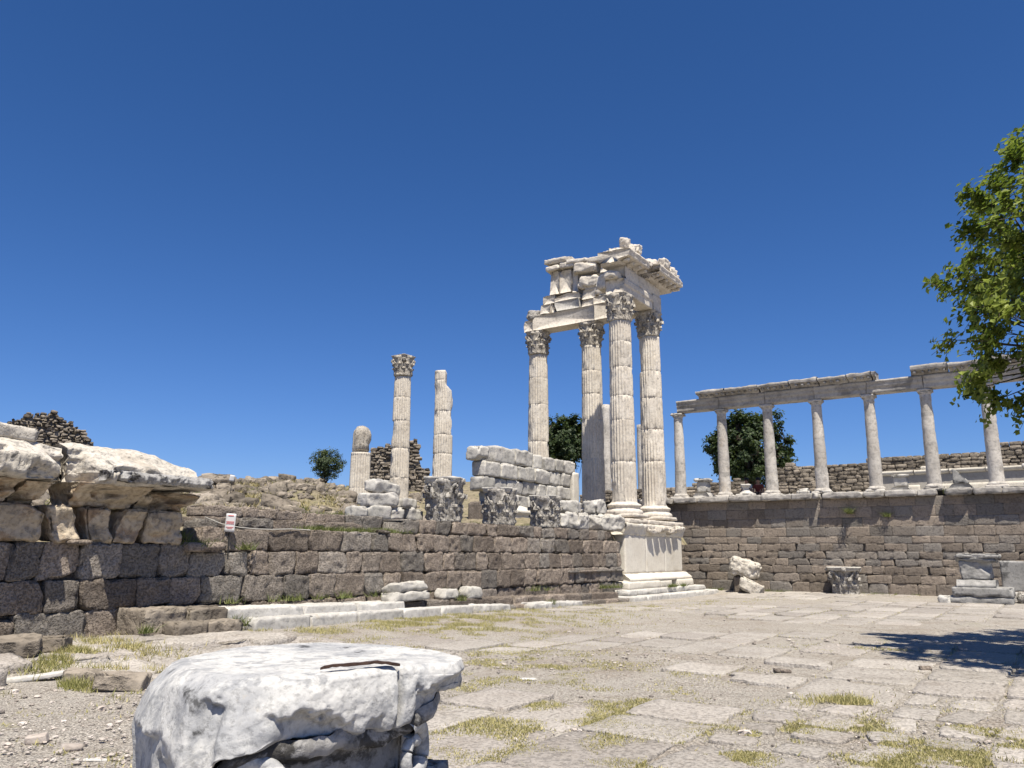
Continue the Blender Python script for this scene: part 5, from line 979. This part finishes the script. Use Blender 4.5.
p = gp(326, 488, 43); zt = float(hill_z(np.array([p.x]), np.array([p.y]))[0]); tree('small_tree', 'small round olive green tree alone on the dry hill', (p.x, p.y, zt - .05), .95, .05, (p.x, p.y, gp(326, 463.5, 43).z), (.90, .90, .78), 120, 60, .085, .17, 'leafolive', 15, 8, .15)

# ------------------------------------------------------------------ weeds, dry grass, pebbles
def blades(P, h, w, g, spread=.5):
    n = len(P); a = g.uniform(0, 6.283, n); d = np.stack([np.cos(a), np.sin(a), a * 0], -1); l = g.normal(0, spread, (n, 2)); hh = (h * g.uniform(.5, 1.3, n))
    tip = P + np.stack([l[:, 0] * hh, l[:, 1] * hh, hh], -1); ww = (w * g.uniform(.7, 1.3, n))[:, None]
    V = np.stack([P - d * ww, P + d * ww, tip], 1).reshape(-1, 3); i = np.arange(n) * 3; return V, np.stack([i, i + 1, i + 2], -1)
g = np.random.default_rng(3); mb = MB()
def patch(px, py, rx, ry, n, h, w=.006, tone=(.3, .9), z=0.0):
    n = int(n * 2.2); rx *= 1.45; ry *= 1.5; q = g.normal(size=(n, 2)) * .5; pts = np.array([gpt(px + a * rx, py + b * ry, z) for a, b in q]); P = np.stack([pts[:, 0], pts[:, 1], pts[:, 0] * 0], -1)
    keep = fbm(P, 2.4, 3, 91) > g.uniform(-.05, .40, len(P)); P = P[keep]; P[:, 2] = gz(P[:, 0], P[:, 1]) + .0; V, F = blades(P, h, w, g); mb.add(V, F, g.uniform(*tone, len(F)))
for a in [(520, 668, 90, 12, 9500, .022), (575, 716, 125, 17, 13300, .022), (470, 640, 90, 10, 8550, .028), (600, 755, 120, 14, 7600, .020), (720, 745, 90, 16, 8550, .020), (810, 735, 70, 14, 4000, .022), (930, 742, 90, 18, 11400, .022), (845, 704, 26, 6, 1600, .05), (640, 700, 60, 8, 1500, .020), (560, 612, 70, 5, 3500, .05), (640, 606, 60, 3, 2000, .05), (430, 628, 60, 5, 6650, .05), (500, 622, 80, 5, 6650, .05), (700, 672, 40, 4, 800, .020), (700, 760, 70, 8, 2500, .020), (950, 765, 80, 6, 2500, .020), (480, 700, 60, 14, 3500, .022), (300, 640, 60, 4, 1500, .05), (730, 600, 40, 2, 700, .05), (830, 648, 40, 3, 700, .020), (880, 650, 40, 2, 500, .020)]: patch(*a)
patch(92, 664, 60, 12, 4200, .10, .007, (.35, 1.0)); patch(60, 668, 40, 12, 1500, .10, .007, (.0, .6)); patch(66, 683, 16, 10, 1100, .11, .007, (0, .35)); patch(110, 690, 60, 10, 700, .05, .006, (.1, .7)); patch(40, 655, 50, 5, 500, .05); patch(80, 740, 70, 18, 900, .03)
for e in edges:                                                       # sparse grass along the joints
    c = e.mean(0); d0 = math.hypot(c[0] - CAM.x, c[1] - CAM.y); k = int(g.poisson(55 if fbm(c[None], .35, 2, 33)[0] > .05 else 9))
    if k: j = g.integers(0, len(e), k); P = e[j] + g.normal(0, .035, (k, 3)) * (1, 1, 0); P[:, 2] = gz(P[:, 0], P[:, 1]); V, F = blades(P, .035, .006, g); mb.add(V, F, g.uniform(.2, .95, k))
tag(mb.build('dry_grass', M['grass'], smooth=False), kind='stuff')
mb = MB(); dry = MB()
def weedrow(pts, n, h, w=.012, rad_=.12):
    for p in pts: P = np.array(p) + g.normal(0, rad_, (n, 3)) * (1, .6, 0); V, F = blades(P, h, w, g, .7); mb.add(V, F, g.uniform(0, .9, n))
weedrow([(x, -1.0 + g.normal(0, .03), .42 + float(gz(x, -1))) for x in g.uniform(-22, -5, 22)], 26, .16)
weedrow([(x, 3.42, .0) for x in []] + [(3.35, y, -.04) for y in g.uniform(-13, -1, 20)], 30, .13)
weedrow([(x, -.55, 1.99) for x in g.uniform(-19.8, -16.5, 26)], 60, .11, .012, .16); weedrow([(-22.7, -.95, 1.6), (-22.3, -.8, 1.6), (-21.6, -.9, 1.56), (-22.9, -.8, 1.62), (-22.95, -.75, 1.75)], 60, .16, .012, .08)
weedrow([(x, g.uniform(.3, 1.6), 2.4) for x in g.uniform(-20, -3, 30)], 40, .12)
weedrow([(3.14, -7.2, 3.25), (3.42, -7.2, 3.2), (3.42, -8.6, 3.05), (3.42, -10.9, 3.9)], 90, .22, .012, .10)
weedrow([(x, -1.45, .26) for x in g.uniform(-2.2, .2, 6)], 40, .14, .012, .06); weedrow([(-22.1, -1.75, .2), (-22.35, -1.72, .25), (-24.1, -1.75, .22), (-15.7, -1.7, .36), (-11.8, -2.0, .1)], 70, .15, .01, .07)
for _ in range(800):
    x = g.uniform(-24, 6); y = g.uniform(1.2, 26); e = (x + 7) * .72 - (y - 11) * .70
    if e > 2: continue
    z = float(hill_z(np.array([x]), np.array([y]))[0]); k = 26; P = np.array([x, y, z]) + g.normal(0, .18, (k, 3)) * (1, 1, .1); V, F = blades(P, .20, .020, g, .7); dry.add(V, F, g.uniform(.3, 1, k)) if g.uniform() < .75 else mb.add(V, F, g.uniform(.2, 1, k))
tag(mb.build('weeds', M['weed'], smooth=False), kind='stuff'); tag(dry.build('hill_grass', M['drygrass'], smooth=False), kind='stuff')
mb = MB(); U, F = gbox((2, 2, 2)); k = 0
while k < 4200:
    r = 2.2 + 20 * g.uniform() ** 1.8; a = YAW + g.uniform(-.68, .66); x = CAM.x + math.cos(a) * r; y = CAM.y + math.sin(a) * r
    if y > -2.3 or x > 3: continue
    if in_gravel(x, y) < .2 and g.uniform() > .16: continue
    s = g.gamma(1.6, .007) + .006; s = min(s, .075); d = U * (1 + .4 * g.normal(size=U.shape)) ; d /= (np.linalg.norm(d, axis=1)[:, None] + .25); R = rot(0, 0, g.uniform(0, 6.3))
    mb.add((d * s * (g.uniform(.8, 1.5), g.uniform(.8, 1.2), g.uniform(.4, .8))) @ R.T + (x, y, float(gz(x, y)) + s * .15 - .004), F, g.uniform()); k += 1
tag(mb.build('pebbles', M['pebble'], smooth=False), kind='stuff')
for k, (lb, px, py, w, d, h, mt) in enumerate([('brown flat boulder left of the great broken capital, the larger of two', 120, 689, .55, .38, .19, 'rubble'), ('brown flat boulder beside the green weed tuft', 82, 681, .42, .3, .15, 'rubble'), ('rough pale boulder at the left edge of the court, in front of the wall', 12, 668, .6, .5, .24, 'rubble'), ('rough pale boulder right of the left edge, beside the dry grass', 46, 664, .5, .4, .22, 'rubble'), ('small rounded grey stone on the gravel at the lower left', 37, 741, .17, .10, .07, 'pebble'), ('flat grey stone right of the small rounded one at the lower left', 72, 748, .16, .09, .05, 'pebble'), ('thin pale stone strip on the gravel at the bottom left', 92, 759, .26, .05, .025, 'steps'), ('long pale marble strip lying at the left edge', 22, 681, .95, .16, .06, 'steps'), ('small dark stone lying alone on the far right paving', 925, 670, .16, .1, .07, 'andesite'), ('small dark stone on the paving near the middle of the court', 922 - 140, 671, .22, .12, .05, 'andesite'), ('white flat scrap of stone in the dry grass', 528, 679, .2, .1, .03, 'steps')]):
    x, y = gpt(px, py, 0); rz = HROT + rng.uniform(-.3, .3) if k != 7 else -.55
    rock('stone' if k < 7 else 'stone_scrap', lb, x, y, float(gz(x, y)) - .02, (w, d, h), k + 200, mt, rot(rng.uniform(-.08, .08), rng.uniform(-.1, .1), rz), 'stone', min(.03, h * .2), .03 if h > .1 else .008, .06 if h > .1 else .03, None, .02, 6)
